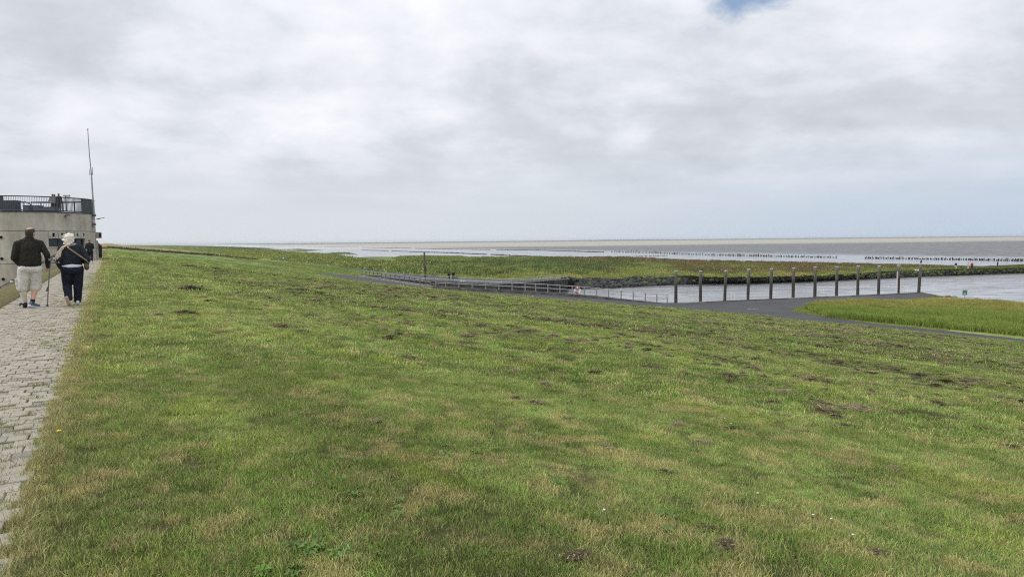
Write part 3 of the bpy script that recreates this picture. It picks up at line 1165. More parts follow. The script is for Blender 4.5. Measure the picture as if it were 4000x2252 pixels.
near_t = [tuft_mesh(f'lawn_tuft_{i}', 32, .055, .009, .034, .0027, 1.3, 40 + i, (.12, .18, .14, .26, .40, .18)[i], mat=GRASS_M) for i in range(6)]
mid_t = [tuft_mesh(f'lawn_tuft_mid_{i}', 40, .115, .012, .042, .0058, 1.25, 60 + i, .12 + .07 * (i % 3), mat=GRASS_M) for i in range(5)]
far_t = [tuft_mesh(f'lawn_tuft_far_{i}', 36, .30, .014, .05, .016, 1.2, 80 + i, .12, mat=GRASS_M) for i in range(4)]
edge_t = [tuft_mesh(f'edge_tuft_{i}', 22, .05, .02, .085, .0028, 1.1, 90 + i, .4, mat=GRASS_M) for i in range(4)]
for nm, n, r0, r1, meshes, smin, smax in (('lawn_grass', 62000, 2.2, 9.5, near_t, .7, 1.35), ('lawn_grass', 56000, 9, 24, mid_t, .7, 1.3), ('lawn_grass', 50000, 22, 75, far_t, .7, 1.25), ('lawn_grass', 30000, 70, 170, far_t, 1.4, 2.4)):
    s, t = polar(n, r0, r1)
    keep = (t > EDGE - .03) & (t < T1(s) - .12 + .3 * (vnoise(s, t, .5, 12) - .5)) & (RNG.random(n) > soil(s, t) * .9)
    keep &= RNG.random(n) > sstep(vnoise(s, t, .20 if r0 < 5 else .34, 441, 2), .60, .76) * .8
    s, t = s[keep], t[keep]
    n = len(s)
    pts = np.stack([-s * DS + t * DC, s * DC + t * DS, dike_z(s, t) - .004], -1)
    rn = RNG.uniform(.8, 2.15, n)
    tint_ = lawn_tint(s, t, rn)
    straw = RNG.random(n) < .07 + .07 * np.exp(-np.hypot(s, t) / 10)
    tint_[straw] = np.array((.42, .36, .18)) * RNG.uniform(.6, 1.2, straw.sum())[:, None]
    k = RNG.uniform(smin, smax, n) * (0.6 + .9 * vnoise(s, t, .5, 401, 2))
    scl = np.stack([k, k, k * RNG.uniform(.8, 1.2, n)], -1)
    scatter(nm, pts, euler(n), scl, tint_, meshes, label='mown lawn grass on the dike')
n = 9000
s = RNG.uniform(S_B2 + .5, 314, n)
t = N2(s)[0] + .2 + (F2(s)[0] - N2(s)[0] - .3) * RNG.random(n)
pts = np.stack([-s * DS + t * DC, s * DC + t * DS, dike_z(s, t) - .004], -1)
k = RNG.uniform(1.4, 2.6, n)
scatter('verge_grass', pts, euler(n), np.stack([k, k, k], -1), lawn_tint(s, t, RNG.uniform(.95, 1.6, n)), far_t, label='mown grass on the verge between the ramp and the toe path')
# straw fringe along the path edge and on the landward shoulder
n = 3000
s = RNG.uniform(.6, 46, n) ** 1.0
t = EDGE + np.abs(RNG.normal(0, .07, n)) - .05 - .16 * sstep(vnoise(s, s * 0, .45, 19, 2), .5, .8)
s2, t2 = RNG.uniform(6, 50, 2600), -2.14 - RNG.uniform(0, 1.1, 2600)
s, t = np.concatenate([s, s2]), np.concatenate([t, t2])
n = len(s)
pts = np.stack([-s * DS + t * DC, s * DC + t * DS, np.where(t > EDGE - .1, dike_z(s, np.maximum(t, EDGE + .01)), dike_z(s, t)) - .01], -1)
k = RNG.uniform(.55, 1.25, n) * np.where(t < -2, .38, 1.0)
tn = np.array((.17, .26, .06)) + (np.array((.46, .39, .22)) - np.array((.17, .26, .06))) * (RNG.random(n) ** 1.5)[:, None]
scatter('edge_grass', pts, euler(n, .2), np.stack([k, k, k], -1), tn, edge_t, label='straw coloured grass fringe along the paved path')
# weeds in the joints
n = 3200
s = RNG.uniform(1.2, 40, n)
col_ = RNG.integers(0, 8, n)
row = np.round((s - 1.2) / PW)
s = 1.2 + (row + .5) * PW + RNG.normal(0, .012, n)
t = EDGE - .115 - np.abs(RNG.normal(0, .55, n)) + RNG.normal(0, .02, n)
keep = (t > -2.08) & (t < EDGE)
s, t = s[keep], t[keep]
n = len(s)
pts = np.stack([-s * DS + t * DC, s * DC + t * DS, np.full(n, -.004)], -1)
k = RNG.uniform(.6, 1.5, n) * (.65 + .6 * np.exp((t - EDGE) / .3))
scatter('joint_weeds', pts, euler(n, .2), np.stack([k, k, k * .8], -1), lawn_tint(s, t + 3, RNG.uniform(.6, 1.1, n)), near_t, label='weeds growing in the joints of the path')

# clumps of dark cut grass and molehill soil lying on the slope
CLUMP_M = tint_mat('clippings', True, transl=0.0, rough=.95)


def clump_mesh(name, seed):
    r = random.Random(seed)
    m = MB()
    cols = []
    bm = bmesh.new()
    bmesh.ops.create_icosphere(bm, subdivisions=2, radius=1)
    off = Vector((r.random() * 9, r.random() * 9, 0))
    for v in bm.verts:
        k = 1 + .55 * mnoise.noise(v.co * 1.5 + off) + .25 * mnoise.noise(v.co * 4 + off)
        v.co = Vector((v.co.x * k * .62, v.co.y * k * .62 * r.uniform(.8, 1.2), v.co.z * .34 * k * r.uniform(.6, 1.3) - .07))
    bm.verts.index_update()
    m.add([v.co for v in bm.verts], [tuple(v.index for v in f.verts) for f in bm.faces])
    cols += [(r.uniform(.55, 1.1), .05, 0, 1) for _ in bm.verts]
    bm.free()
    for k in range(190):
        a, q = r.uniform(0, 6.28), abs(r.gauss(0, .62))
        x, y = q * math.cos(a), q * math.sin(a)
        z = max(.02, .26 * (1 - q * q)) + r.uniform(-.04, .16)
        b, l = r.uniform(0, 6.28), r.uniform(.2, .55)
        dx, dy = math.cos(b) * l, math.sin(b) * l
        wx, wy = -math.sin(b) * .035, math.cos(b) * .035
        m.add([(x - wx, y - wy, z), (x + wx, y + wy, z), (x + dx, y + dy, z + r.uniform(-.12, .12))], [(0, 1, 2)])
        br, dr = r.uniform(.5, 1.5), (r.uniform(.2, .6) if r.random() < .15 else .05)
        cols += [(br, dr, 0, 1)] * 3
    me = m.mesh(name)
    a = me.attributes.new('blade', 'FLOAT_COLOR', 'POINT')
    a.data.foreach_set('color', np.array(cols, np.float32).ravel())
    me.materials.append(CLUMP_M)
    return me


cl = [clump_mesh(f'clump_{i}', 500 + i) for i in range(6)]
s, t = polar(42000, 4.5, 95)
dens = sstep(vnoise(s * .25, t, 2.4, 601, 3) * .65 + vnoise(s * .6, t, .8, 611, 2) * .35, .44, .58)
dens = dens * (.15 + .85 * sstep(t, 3, 11)) * (.2 + .8 * sstep(np.hypot(s, t), 8, 18)) * (1 - .65 * sstep(T1(s) - t, 9, 1))
keep = (t > 2.2) & (t < T1(s) - .6) & (RNG.random(len(s)) < dens * 1.0)
s, t = s[keep], t[keep]
hand = [hit_dike(x, y) for x, y in [(745, 1130), (1160, 1131), (615, 1232), (720, 1222), (2115, 1515), (3310, 1680), (3260, 1640), (2940, 1520), (2760, 2085), (2830, 2140), (2010, 1555), (1600, 1410), (3020, 1575), (2640, 1680), (2590, 1830), (3490, 1840), (2250, 2170), (1455, 1660), (2100, 1590), (3430, 2160)]]
hs, ht = np.array([ST(p)[0] for p in hand]), np.array([ST(p)[1] for p in hand])
s, t = np.concatenate([s, hs]), np.concatenate([t, ht])
n = len(s)
pts = np.stack([-s * DS + t * DC, s * DC + t * DS, dike_z(s, t) + .022], -1)
r_ = np.hypot(s, t)
k = RNG.uniform(.045, .115, n) * (1 + 1.3 * RNG.random(n) ** 4) * (.8 + .012 * np.minimum(r_, 50))
k[-len(hs):] = [.5, .42, .2, .3, .16, .15, .12, .12, .07, .08, .10, .12, .10, .08, .07, .08, .06, .07, .12, .06]
tn = np.array((.062, .048, .032)) + (np.array((.20, .16, .105)) - np.array((.062, .048, .032))) * (RNG.random(n) ** 1.6)[:, None]
rot = euler(n, .1)
scatter('cut_grass_clumps', pts, rot, np.stack([k * RNG.uniform(1, 1.9, n), k, k * RNG.uniform(.3, .6, n)], -1), tn, cl, label='dark clumps of cut grass and soil lying on the slope')

# broad-leaved weeds low in the lawn
LEAF_M = tint_mat('broad leaf', True, transl=.2, rough=.55, spec=.4)


def rosette(name, seed):
    r = random.Random(seed)
    m = MB()
    cols = []
    for k in range(9):
        a = 6.28 * k / 9 + r.uniform(-.3, .3)
        l, w = r.uniform(.07, .13), r.uniform(.016, .028)
        ca, sa = math.cos(a), math.sin(a)
        up = r.uniform(.03, .06)
        m.add([(0, 0, 0), (ca * l * .5 - sa * w, sa * l * .5 + ca * w, up), (ca * l, sa * l, up * .55), (ca * l * .5 + sa * w, sa * l * .5 - ca * w, up), (ca * l * .5, sa * l * .5, up * .8)],
              [(0, 3, 4), (0, 4, 1), (1, 4, 2), (4, 3, 2)])
        cols += [(r.uniform(.8, 1.25), 0, 0, 1)] * 5
    me = m.mesh(name)
    me.attributes.new('blade', 'FLOAT_COLOR', 'POINT').data.foreach_set('color', np.array(cols, np.float32).ravel())
    me.materials.append(LEAF_M)
    return me


ro = [rosette(f'rosette_{i}', i) for i in range(3)]
s, t = polar(700, 2.4, 12)
cen = np.array([ST(hit_dike(x, y)) for x, y in [(330, 2130), (1210, 2190), (1330, 2130), (1560, 1980), (1400, 1900), (1800, 1810), (2560, 2060), (180, 2050), (420, 2020), (1090, 2235)]])
sa = np.concatenate([np.repeat(cen[:, 0], 4) + RNG.normal(0, .12, 40), s[(t > 0.3)][:40]])
ta = np.concatenate([np.repeat(cen[:, 1], 4) + RNG.normal(0, .09, 40), t[(t > 0.3)][:40]])
ok = ta > .15
sa, ta = sa[ok], ta[ok]
n = len(sa)
pts = np.stack([-sa * DS + ta * DC, sa * DC + ta * DS, dike_z(sa, ta) + .012], -1)
k = RNG.uniform(.3, .55, n)
tn = np.array((.10, .18, .03)) * RNG.uniform(.8, 1.3, n)[:, None]
scatter('broadleaf_weeds', pts, euler(n, .2), np.stack([k, k, k], -1), tn, ro, label='low broad-leaved weeds among the lawn grass')

# marsh grass
MG_M = tint_mat('marsh grass', True, transl=.25)
mg = [tuft_mesh(f'marsh_tuft_{i}', 46, .75, .18, .62, .075, .75, 120 + i, .10, mat=MG_M) for i in range(5)]
mf = [tuft_mesh(f'marsh_tuft_far_{i}', 36, 2.2, .25, .62, .30, .8, 140 + i, .06, mat=MG_M) for i in range(4)]
for nm, n, x0, x1, meshes, v0, v1 in (('marsh_grass', 26000, 1300, 4100, mg, .01, .93), ('marsh_grass', 9000, 450, 1700, mf, .02, .93)):
    PX = np.round(RNG.uniform(x0, x1, n) / 6) * 6
    V = RNG.uniform(v0, v1, n)
    X, Y, Z = marsh_surface(PX, V)
    keep = (Z > WATER_Z + .12) & ((Z > WATER_Z + .35) | (PX < 960) | (PX > 1660))
    X, Y, Z, PX, V = (q[keep] for q in (X, Y, Z, PX, V))
    X = X + RNG.normal(0, .35, len(X))
    n = len(X)
    hgt = .55 + .8 * vnoise(X * .5, Y * .25, 14, 701, 3)
    hgt = hgt * (1 - .6 * sstep(PX, 3560, 3800)) * (1 - .65 * sstep(PX, 850, 1050) * (1 - sstep(PX, 1480, 1620)) * sstep(V, .35, .5)) * (1 - .55 * (1 - sstep(V, .0, .06)))
    k = RNG.uniform(.7, 1.3, n)
    scatter(nm, np.stack([X, Y, Z - .02], -1), euler(n, .1), np.stack([k, k, k * hgt], -1), marsh_tint(X, Y, V, PX) * RNG.uniform(.95, 1.3, n)[:, None], meshes, label='tall grasses of the salt marsh')
# darker tall reeds in drifts, as behind the promenade
n = 5200
PX = np.round(RNG.uniform(1180, 3100, n) / 6) * 6
V = RNG.uniform(.04, .9, n)
X, Y, Z = marsh_surface(PX, V)
keep = (vnoise(X * .8, Y * .22, 9, 151, 4) * .5 + vnoise(X * 1.0, Y * .18, 30, 131, 3) * .5 > .53 + .16 * sstep(PX, 2100, 2600) + .09 * (1 - sstep(V, .2, .5))) & (Z > WATER_Z + .2) & ((PX > 1560) | (V < .4)) | ((PX < 1640) & (V < .09) & (RNG.random(n) < .6))
X, Y, Z = X[keep], Y[keep], Z[keep]
n = len(X)
k = RNG.uniform(.6, 1.3, n)
scatter('reeds', np.stack([X, Y, Z], -1), euler(n, .1), np.stack([k, k, k * 1.7], -1), np.array((.085, .142, .045)) * RNG.uniform(.7, 1.4, n)[:, None], mg, label='dark green reeds standing in drifts on the marsh')
# tall grass of the island
it = [tuft_mesh(f'island_tuft_{i}', 46, .28, .30, .72, .022, .5, 160 + i, .16, mat=MG_M) for i in range(5)]
n = 15000
px = RNG.uniform(3165, 4120, n)
lo = np.interp(px, [3165, 3190, 3240, 3300, 3400, 3700, 4000, 4200], [1206, 1222, 1238, 1246, 1255, 1284, 1313, 1333])
hi = np.interp(px, [3165, 3200, 3290, 3400, 3571, 3650, 3768, 3900, 4000, 4200], [1206, 1199, 1191, 1187, 1181, 1180, 1186, 1192, 1198, 1206])
py = lo + (hi - lo) * RNG.random(n)
w = (lo - py) / np.maximum(lo - hi, 1)
pp = np.array([P(a, b, 8.05) for a, b in zip(px, py)])
pp[:, :2] += RNG.normal(0, .12, (n, 2))
k = RNG.uniform(.75, 1.25, n)
tip = sstep(w + .5 * (vnoise(pp[:, 0], pp[:, 1], 4, 801, 3) - .5), .35, .95)[:, None]
tn = np.array((.20, .285, .050)) + (np.array((.32, .305, .085)) - np.array((.20, .285, .050))) * tip
scatter('island_grass', pp, euler(n, .1), np.stack([k, k, k * (.4 + 1.1 * vnoise(pp[:, 0], pp[:, 1], 2.2, 811))], -1), tn * RNG.uniform(.75, 1.25, n)[:, None], it, label='tall ungrazed grass on the island beside the quay')
# short fringe of the island
n = 2600
u = RNG.random(n) * (len(ISL) - 4)
i0 = u.astype(int)
fr = (u - i0)[:, None]
ipn = np.array([tuple(p) for p in IP])
pp = ipn[i0] * (1 - fr) + ipn[i0 + 1] * fr
cen_ = np.array(P(3700, 1220, 8.05))
dirn = cen_ - pp
dirn /= np.linalg.norm(dirn, axis=1)[:, None]
pp = pp + dirn * np.abs(RNG.normal(0, .9, n))[:, None]
pp[:, 2] = -6.64
k = RNG.uniform(.7, 1.2, n)
scatter('island_fringe_grass', pp, euler(n), np.stack([k, k, k * 1.3], -1), np.array((.21, .26, .075)) * RNG.uniform(.8, 1.2, n)[:, None], far_t, label='short mown grass round the island')
# rank dark grass under the fence
n = 420
t = RNG.uniform(-1.5, 56, n)
s = 315 + RNG.normal(0, .5, n)
pts = np.stack([-s * DS + t * DC, s * DC + t * DS, dike_z(s, t)], -1)
k = RNG.uniform(.7, 1.5, n)
scatter('fence_line_grass', pts, euler(n, .1), np.stack([k, k, k * 1.3], -1), np.array((.10, .105, .045)) * RNG.uniform(.7, 1.3, n)[:, None], mg, label='rank dark grass growing along the dike fence')

# single flowers
YEL = pm('dandelion yellow', (.75, .52, .02), rough=.7)
WHT = pm('daisy white', (.8, .8, .76), rough=.7)
STEM = pm('flower stem', (.12, .19, .05), rough=.7)
for (x, y), m_, lab, sz in [((232, 1747), YEL, 'single yellow dandelion flower in the lawn beside the path', .019)] + [((a, b), WHT, 'small white daisy open in the lawn on the slope', .008) for a, b in [(2830, 1678), (2855, 1690), (3175, 2055), (2360, 2068), (3330, 2140), (2960, 1972), (3245, 2085)]]:
    p = hit_dike(x, y)
    s_, t_ = ST(p)
    p.z = float(dike_z(s_, t_))
    f = thing('dandelion' if m_ is YEL else 'daisy', p, lab, 'flower', None if m_ is YEL else 'daisies in the lawn')
    MB().cyl(p - Vector((0, 0, .01)), p + Vector((0, 0, .085)), .002, .002, 5).build('stem', STEM, f)
    q = MB()
    top = p + Vector((0, 0, .088))
    for k in range(12):
        a = 6.28 * k / 12
        q.add([top, top + Vector((math.cos(a - .2) * sz, math.sin(a - .2) * sz, .006)), top + Vector((math.cos(a + .2) * sz, math.sin(a + .2) * sz, .006))], [(0, 1, 2)])
    q.ball(top + Vector((0, 0, .002)), (sz * .45, sz * .45, sz * .25), 8, 5)
    q.build('flower_head', m_, f)
# ------------------------------------------------------------------ harbour: walls, railings, piles
CONC_D = pm('shaded stained concrete', (.016, .015, .013), (.050, .046, .040), scale=1.2, rough=.9, bump=.5, bscale=8, stretch=(1, 1, .35), coord='World')  # stained concrete, with the shade on the basin walls put into its near-black colour
CONC_L = pm('pale worn concrete', (.16, .15, .135), (.30, .285, .26), scale=1.5, rough=.9, bump=.5, bscale=10, coord='World')
CONC_M = pm('old kerb concrete', (.050, .048, .046), (.14, .135, .125), scale=.9, rough=.9, bump=.5, bscale=8, coord='World')
GALV = pm('galvanised steel', (.27, .28, .285), (.36, .37, .375), scale=8, rough=.5, metal=.3, spec=.5)
GALV_D = pm('weathered railing steel', (.20, .215, .225), (.32, .335, .345), scale=6, rough=.55, metal=.45, spec=.5)
POST_D = pm('dark railing post', (.10, .11, .115), (.17, .18, .19), scale=6, rough=.55, metal=.3)
UP = Vector((0, 0, 1))


def at_depth(px, py, y):
    d = ray(px, py)
    return Vector((d.x * y / d.y, y, CAMZ + d.z * y / d.y))


def perp(pts, i):
    a, b = pts[max(i - 1, 0)], pts[min(i + 1, len(pts) - 1)]
    t = (b - a)
    n = Vector((-t.y, t.x, 0)).normalized()
    return n if n.y > 0 else -n


def strip_wall(pts, hs, thick, bottom, off=0.0):
    """Wall standing on the polyline: face, top, back face down to BOTTOM."""
    m = MB()
    for i, p in enumerate(pts):
        n = perp(pts, i)
        a = p + n * off
        b = a + n * thick
        m.v += [tuple(Vector((a.x, a.y, p.z - .15))), tuple(Vector((a.x, a.y, p.z + hs[i]))), tuple(Vector((b.x, b.y, p.z + hs[i]))), tuple(Vector((b.x, b.y, bottom)))]
    for i in range(len(pts) - 1):
        for j in range(3):
            m.f.append((4 * i + j, 4 * i + j + 1, 4 * i + j + 5, 4 * i + j + 4))
    e = 4 * (len(pts) - 1)
    m.f += [(0, 3, 2, 1), (e, e + 1, e + 2, e + 3)]
    return m


KH = [.30, .31, .33, .36, .37, .39, .40, .40, .40, .38, .34, .20, .07]
w = thing('low_wall', KP[1], 'thick pale concrete kerb wall carrying the close-set railing posts', 'wall')
strip_wall(KP[:4], KH[:4], .55, -7.9).build('wall_block', CONC_L, w)
w = thing('basin_wall', KP[7], 'long dark concrete kerb wall between the asphalt ramp and the basin', 'wall')
k2 = [KP[3] + (KP[4] - KP[3]).normalized() * .12] + KP[4:]
strip_wall(k2, KH[3:], .42, -8.2, .12).build('wall_block', CONC_M, w)
w = thing('harbour_wall', BW1[4], 'stained quay wall with shade in its black tone below the promenade railing', 'wall')


def back_wall(pts, thick, name, parent, step):
    """Wall below the promenade edge, cast in bays."""
    q = []
    for a, b in zip(pts[:-1], pts[1:]):
        n = max(1, int((b - a).length / step))
        q += [a.lerp(b, i / n) for i in range(n)]
    q.append(pts[-1])
    for i in range(len(q) - 1):
        a, b = q[i], q[i + 1]
        t = (b - a).normalized()
        n = Vector((-t.y, t.x, 0))
        n = n if n.y > 0 else -n
        g_ = .025
        a, b = a + t * g_, b - t * g_
        m = MB()
        lo = []
        for p in (a, b, b + n * thick, a + n * thick):
            m.v.append((p.x, p.y, p.z + .06))
            lo.append((p.x, p.y, -8.3))
        m.v += lo
        m.f = [(0, 1, 2, 3), (0, 4, 5, 1), (1, 5, 6, 2), (2, 6, 7, 3), (3, 7, 4, 0)]
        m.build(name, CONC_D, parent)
    m = MB()
    for i, p in enumerate(q):
        n = perp(q, i)
        b = p + n * (thick * .8) - Vector((0, 0, .0))
        a = p + n * .05
        m.v += [(a.x, a.y, p.z - .05), (b.x, b.y, p.z - .05), (a.x, a.y, -8.3), (b.x, b.y, -8.3)]
    for i in range(len(q) - 1):
        j = 4 * i
        m.f += [(j, j + 4, j + 5, j + 1), (j, j + 2, j + 6, j + 4)]
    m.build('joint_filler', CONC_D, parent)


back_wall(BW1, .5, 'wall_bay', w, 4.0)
w = thing('wing_wall', BW2[2], 'stained wing wall with shade in its dark tone running from the basin corner to the rocks', 'wall')
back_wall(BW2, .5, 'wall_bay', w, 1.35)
# stepped ledge with its rusty plank below the promenade
w = thing('landing_ledge', P(1740, 1113, 7.45), 'rust edged landing ledge low on the basin wall', 'ledge')
la, lb = P(1660, 1108, 7.42), P(1862, 1117, 7.45)
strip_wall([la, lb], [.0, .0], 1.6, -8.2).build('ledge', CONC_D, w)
MB().cyl(la + UP * .02, lb + UP * .02, .06, .06, 6).build('edge_beam', pm('rusty timber', (.16, .10, .045), (.28, .19, .09), scale=2, rough=.9), w)

w = thing('quay_edge', QP[2], 'pale concrete coping along the quay under the mooring piles', 'quay')
for i in range(len(QP) - 1):
    n_seg = max(1, int((QP[i + 1] - QP[i]).length / 3.2))
    for k in range(n_seg):
        a, b = QP[i].lerp(QP[i + 1], k / n_seg), QP[i].lerp(QP[i + 1], (k + 1) / n_seg)
        t = (b - a).normalized()
        strip_wall([a + t * .012, b - t * .012], [.09, .09], .42, -8.2).build('coping', CONC_M if (i + k) % 3 else CONC_L, w)
m = strip_wall(QP, [-.02] * len(QP), .38, -8.3, .02)
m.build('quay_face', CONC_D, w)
w = thing('end_kerb', P(3650, 1151, 8.05), 'broken brown kerb sloping from the quay end to the boulders', 'kerb')
strip_wall([P(3607, 1143.8, 8.05), P(3655, 1152, 8.06), P(3692, 1159, 8.1)], [.08, .06, .03], .5, -8.2).build('kerb_block', pm('brown kerb', (.10, .075, .05), (.2, .15, .1), scale=2, rough=.9, bump=.4, bscale=9, coord='World'), w)
r = random.Random(9)
BOUL = pm('brown boulder', (.15, .115, .08), (.30, .24, .17), scale=2.2, rough=.85, bump=.5, bscale=9, coord='World')
BLAB = {3700: 'large tan boulder at the water beside the broken kerb', 3728: 'flat tan boulder between the large boulder and the green sign', 3660: 'rusty brown boulder lying on the broken kerb',
        3818: 'tan boulder half sunk in grass past the green sign', 3884: 'small tan boulder at the grass edge far past the sign', 3912: 'pale small boulder alone at the grass edge'}
for x, y, sz in [(3700, 1161, 1.15), (3728, 1163.5, .75), (3660, 1156, .55), (3818, 1170, .6), (3884, 1175, .5), (3912, 1177, .5)]:
    o = link('boulder', stone_mesh(700 + x, BOUL), None, None, P(x, y, 8.15) + UP * .1 * sz, BLAB[x], 'boulder')
    o.scale = (sz * 1.3, sz, sz * .8)
    o.rotation_euler = (0, .1, r.uniform(0, 6))


def wall_top(px, KB, KHs, inset):
    xs = [q[0] for q in KB]
    i = max(0, min(len(xs) - 2, int(np.searchsorted(xs, px)) - 1))
    u = (px - xs[i]) / (xs[i + 1] - xs[i])
    y = KB[i][1] + (KB[i + 1][1] - KB[i][1]) * u
    H = KB[i][2] + (KB[i + 1][2] - KB[i][2]) * u
    h = KHs[i] + (KHs[i + 1] - KHs[i]) * u
    p = P(px, y, H)
    pts = [P(*q) for q in KB]
    return p + perp(pts, i + (1 if u > .5 else 0)) * inset + UP * h


def railing(name, label, bases, height, fracs, pr, rr, mat, rmat=None):
    th = thing(name, bases[0], label, 'railing')
    for b in bases:
        m = MB().cyl(b - UP * .05, b + UP * height, pr, pr, 8)
        m.box(b + UP * .01, (pr * 4, pr * 4, .02))
        m.build('post', mat, th)
    for f in fracs:
        MB().tube([b + UP * (height * f) for b in bases], rr, 6).build('rail', rmat or mat, th)
    return th


A1 = [1409, 1424, 1438, 1453, 1469, 1485, 1502, 1519, 1537, 1556, 1574, 1593, 1614, 1635, 1656, 1677]
A2 = [1694, 1733, 1787, 1840.5, 1893.5, 1945, 1997, 2048, 2089, 2137, 2184, 2232, 2278, 2325, 2373, 2420.5, 2468, 2515, 2560, 2601]
b1 = [wall_top(x, KERB, KH, .28) for x in A1]
b2 = [wall_top(x, KERB, KH, .34) for x in A2]
railing('kerb_railing', 'close-posted two-rail steel railing standing on the thick pale kerb wall', b1, 1.02, (1.0, .52), .085, .045, POST_D, GALV)
railing('basin_railing', 'long two-rail steel railing with wide-set posts and lifebuoy beside the basin', b2, 1.05, (1.0, .50), .075, .04, GALV_D, GALV)
XB1 = [1418, 1460, 1502, 1545, 1588, 1631, 1673, 1715, 1758, 1796, 1830, 1861, 1891, 1917, 1938]
bx, by = [1416, 1500, 1600, 1736, 1796, 1937], [1077.5, 1087, 1094.5, 1102, 1105.5, 1113]
c1 = [P(x, np.interp(x, bx, by), BH) + Vector((0, .25, .06)) for x in XB1]
railing('promenade_railing', 'thin two-rail steel railing along the promenade in front of the benches', c1, 1.0, (1.0, .5), .045, .032, GALV_D, GALV_D)
XB2 = [1944, 1958, 1978, 1998, 2017, 2035.5, 2053.5, 2071, 2089, 2106, 2123, 2139, 2155, 2171, 2187, 2201.5, 2216.5]
c2 = [P(x, np.interp(x, [1937, 2030, 2120, 2220], [1113, 1106, 1099, 1091.5]), BH) + Vector((0, .25, .06)) for x in XB2]
railing('wing_railing', 'pale close-posted railing on the wing wall ending at the rocks', c2, .84, (1.0, .5), .035, .04, GALV)

# mooring piles
PILE_M = bpy.data.materials.new('tarred pile timber')
PILE_M.use_nodes = True
_n, _l = PILE_M.node_tree.nodes, PILE_M.node_tree.links
_b = _n['Principled BSDF']
_b.inputs['Roughness'].default_value = .8
_tc = _n.new('ShaderNodeTexCoord')
_mp = _n.new('ShaderNodeMapping')
_mp.inputs['Scale'].default_value = (9, 9, .7)
_l.new(_tc.outputs['Object'], _mp.inputs[0])
_ns = _n.new('ShaderNodeTexNoise')
_ns.inputs['Scale'].default_value = 1.5
_ns.inputs['Detail'].default_value = 6
_l.new(_mp.outputs[0], _ns.inputs['Vector'])
_sx = _n.new('ShaderNodeSeparateXYZ')
_l.new(_tc.outputs['Object'], _sx.inputs[0])
_ad = _n.new('ShaderNodeMath')
_ad.operation = 'MULTIPLY_ADD'
_l.new(_ns.outputs[0], _ad.inputs[0])
_ad.inputs[1].default_value = 1.4
_l.new(_sx.outputs[2], _ad.inputs[2])
_rp = _n.new('ShaderNodeValToRGB')
_cr = _rp.color_ramp
_cr.elements[0].position = 0.05
_cr.elements[0].color = (.075, .058, .032, 1)
_cr.elements[1].position = .95
_cr.elements[1].color = (.13, .125, .105, 1)
for _p, _c in ((.25, (.034, .031, .025, 1)), (.50, (.040, .038, .032, 1)), (.62, (.095, .090, .075, 1))):
    _e = _cr.elements.new(_p)
    _e.color = _c
_mr = _n.new('ShaderNodeMapRange')
_mr.inputs[1].default_value = .3
_mr.inputs[2].default_value = 5.2
_l.new(_ad.outputs[0], _mr.inputs[0])
_l.new(_mr.outputs[0], _rp.inputs[0])
_mm = _n.new('ShaderNodeMix')
_mm.data_type = 'RGBA'
_mm.blend_type = 'MULTIPLY'
_mm.inputs['Factor'].default_value = .75
_l.new(_rp.outputs[0], _mm.inputs['A'])
_r2 = _n.new('ShaderNodeMapRange')
_r2.inputs[1].default_value = .3
_r2.inputs[2].default_value = .7
_r2.inputs[3].default_value = .55
_r2.inputs[4].default_value = 1.4
_l.new(_ns.outputs[0], _r2.inputs[0])
_l.new(_r2.outputs[0], _mm.inputs['B'])
_l.new(_mm.outputs['Result'], _b.inputs['Base Color'])
CAP_M = pm('pile cap zinc', (.36, .37, .36), (.45, .46, .45), scale=9, rough=.5, metal=.4)

PX_ = [2640, 2736, 2829, 2921, 3009, 3098, 3183, 3267, 3350, 3431, 3509, 3587]
PT_ = [1059, 1059, 1058, 1052, 1050, 1047, 1043, 1042, 1039, 1039, 1037, 1031]
ORD = ['first', 'second', 'third', 'fourth', 'fifth', 'sixth', 'seventh', 'eighth', 'ninth', 'tenth', 'eleventh', 'twelfth']
EXTRA = {0: 'first tall mooring pile from the railing end, at the quay corner', 2: 'third mooring pile from the railing end, mottled with ochre flakes', 10: 'second last mooring pile of the quay, with a white tide board', 11: 'last mooring pile of the quay, with white lamp and black bird'}
piles = []
for i, (x, ty) in enumerate(zip(PX_, PT_)):
    qy = np.interp(x, [q[0] for q in QUAY], [q[1] for q in QUAY])
    b = P(x, qy, 8.05)
    n = perp(QP, 2)
    base = at_depth(x, qy, b.y + .70)
    base.z = -8.6
    top = at_depth(x, ty, base.y)
    lab = EXTRA.get(i, f'{ORD[i]} tall timber mooring pile counted from the railing end')
    th = thing('mooring_pile', Vector((base.x, base.y, -6.6)), lab, 'mooring pile', 'mooring piles along the quay')
    rr = .195
    m = MB()
    rnd = random.Random(i)
    nseg, prof = 14, []
    for k in range(nseg + 1):
        u = k / nseg
        prof.append((rr * (1.0 + .05 * math.sin(u * 5 + i) + rnd.uniform(-.025, .025)) * (1.06 - .10 * u), base.z + (top.z - base.z) * u))
    m.lathe(prof, 12, (base.x, base.y, 0))
    lean = Vector((rnd.gauss(0, .07), 0, 0))
    m.v = [(p[0] + lean.x * (p[2] - base.z) / (top.z - base.z), p[1], p[2]) for p in m.v]
    m.build('shaft', PILE_M, th, smooth=True)
    tx = base + lean
    MB().lathe([(rr * 1.02, top.z - .07), (rr * 1.12, top.z - .06), (rr * 1.12, top.z + .05), (rr * .9, top.z + .08)], 12, (tx.x, tx.y, 0)).build('cap', CAP_M, th)
    piles.append((Vector((base.x, base.y, -6.6)), Vector((tx.x, tx.y, top.z + .08)), lean))
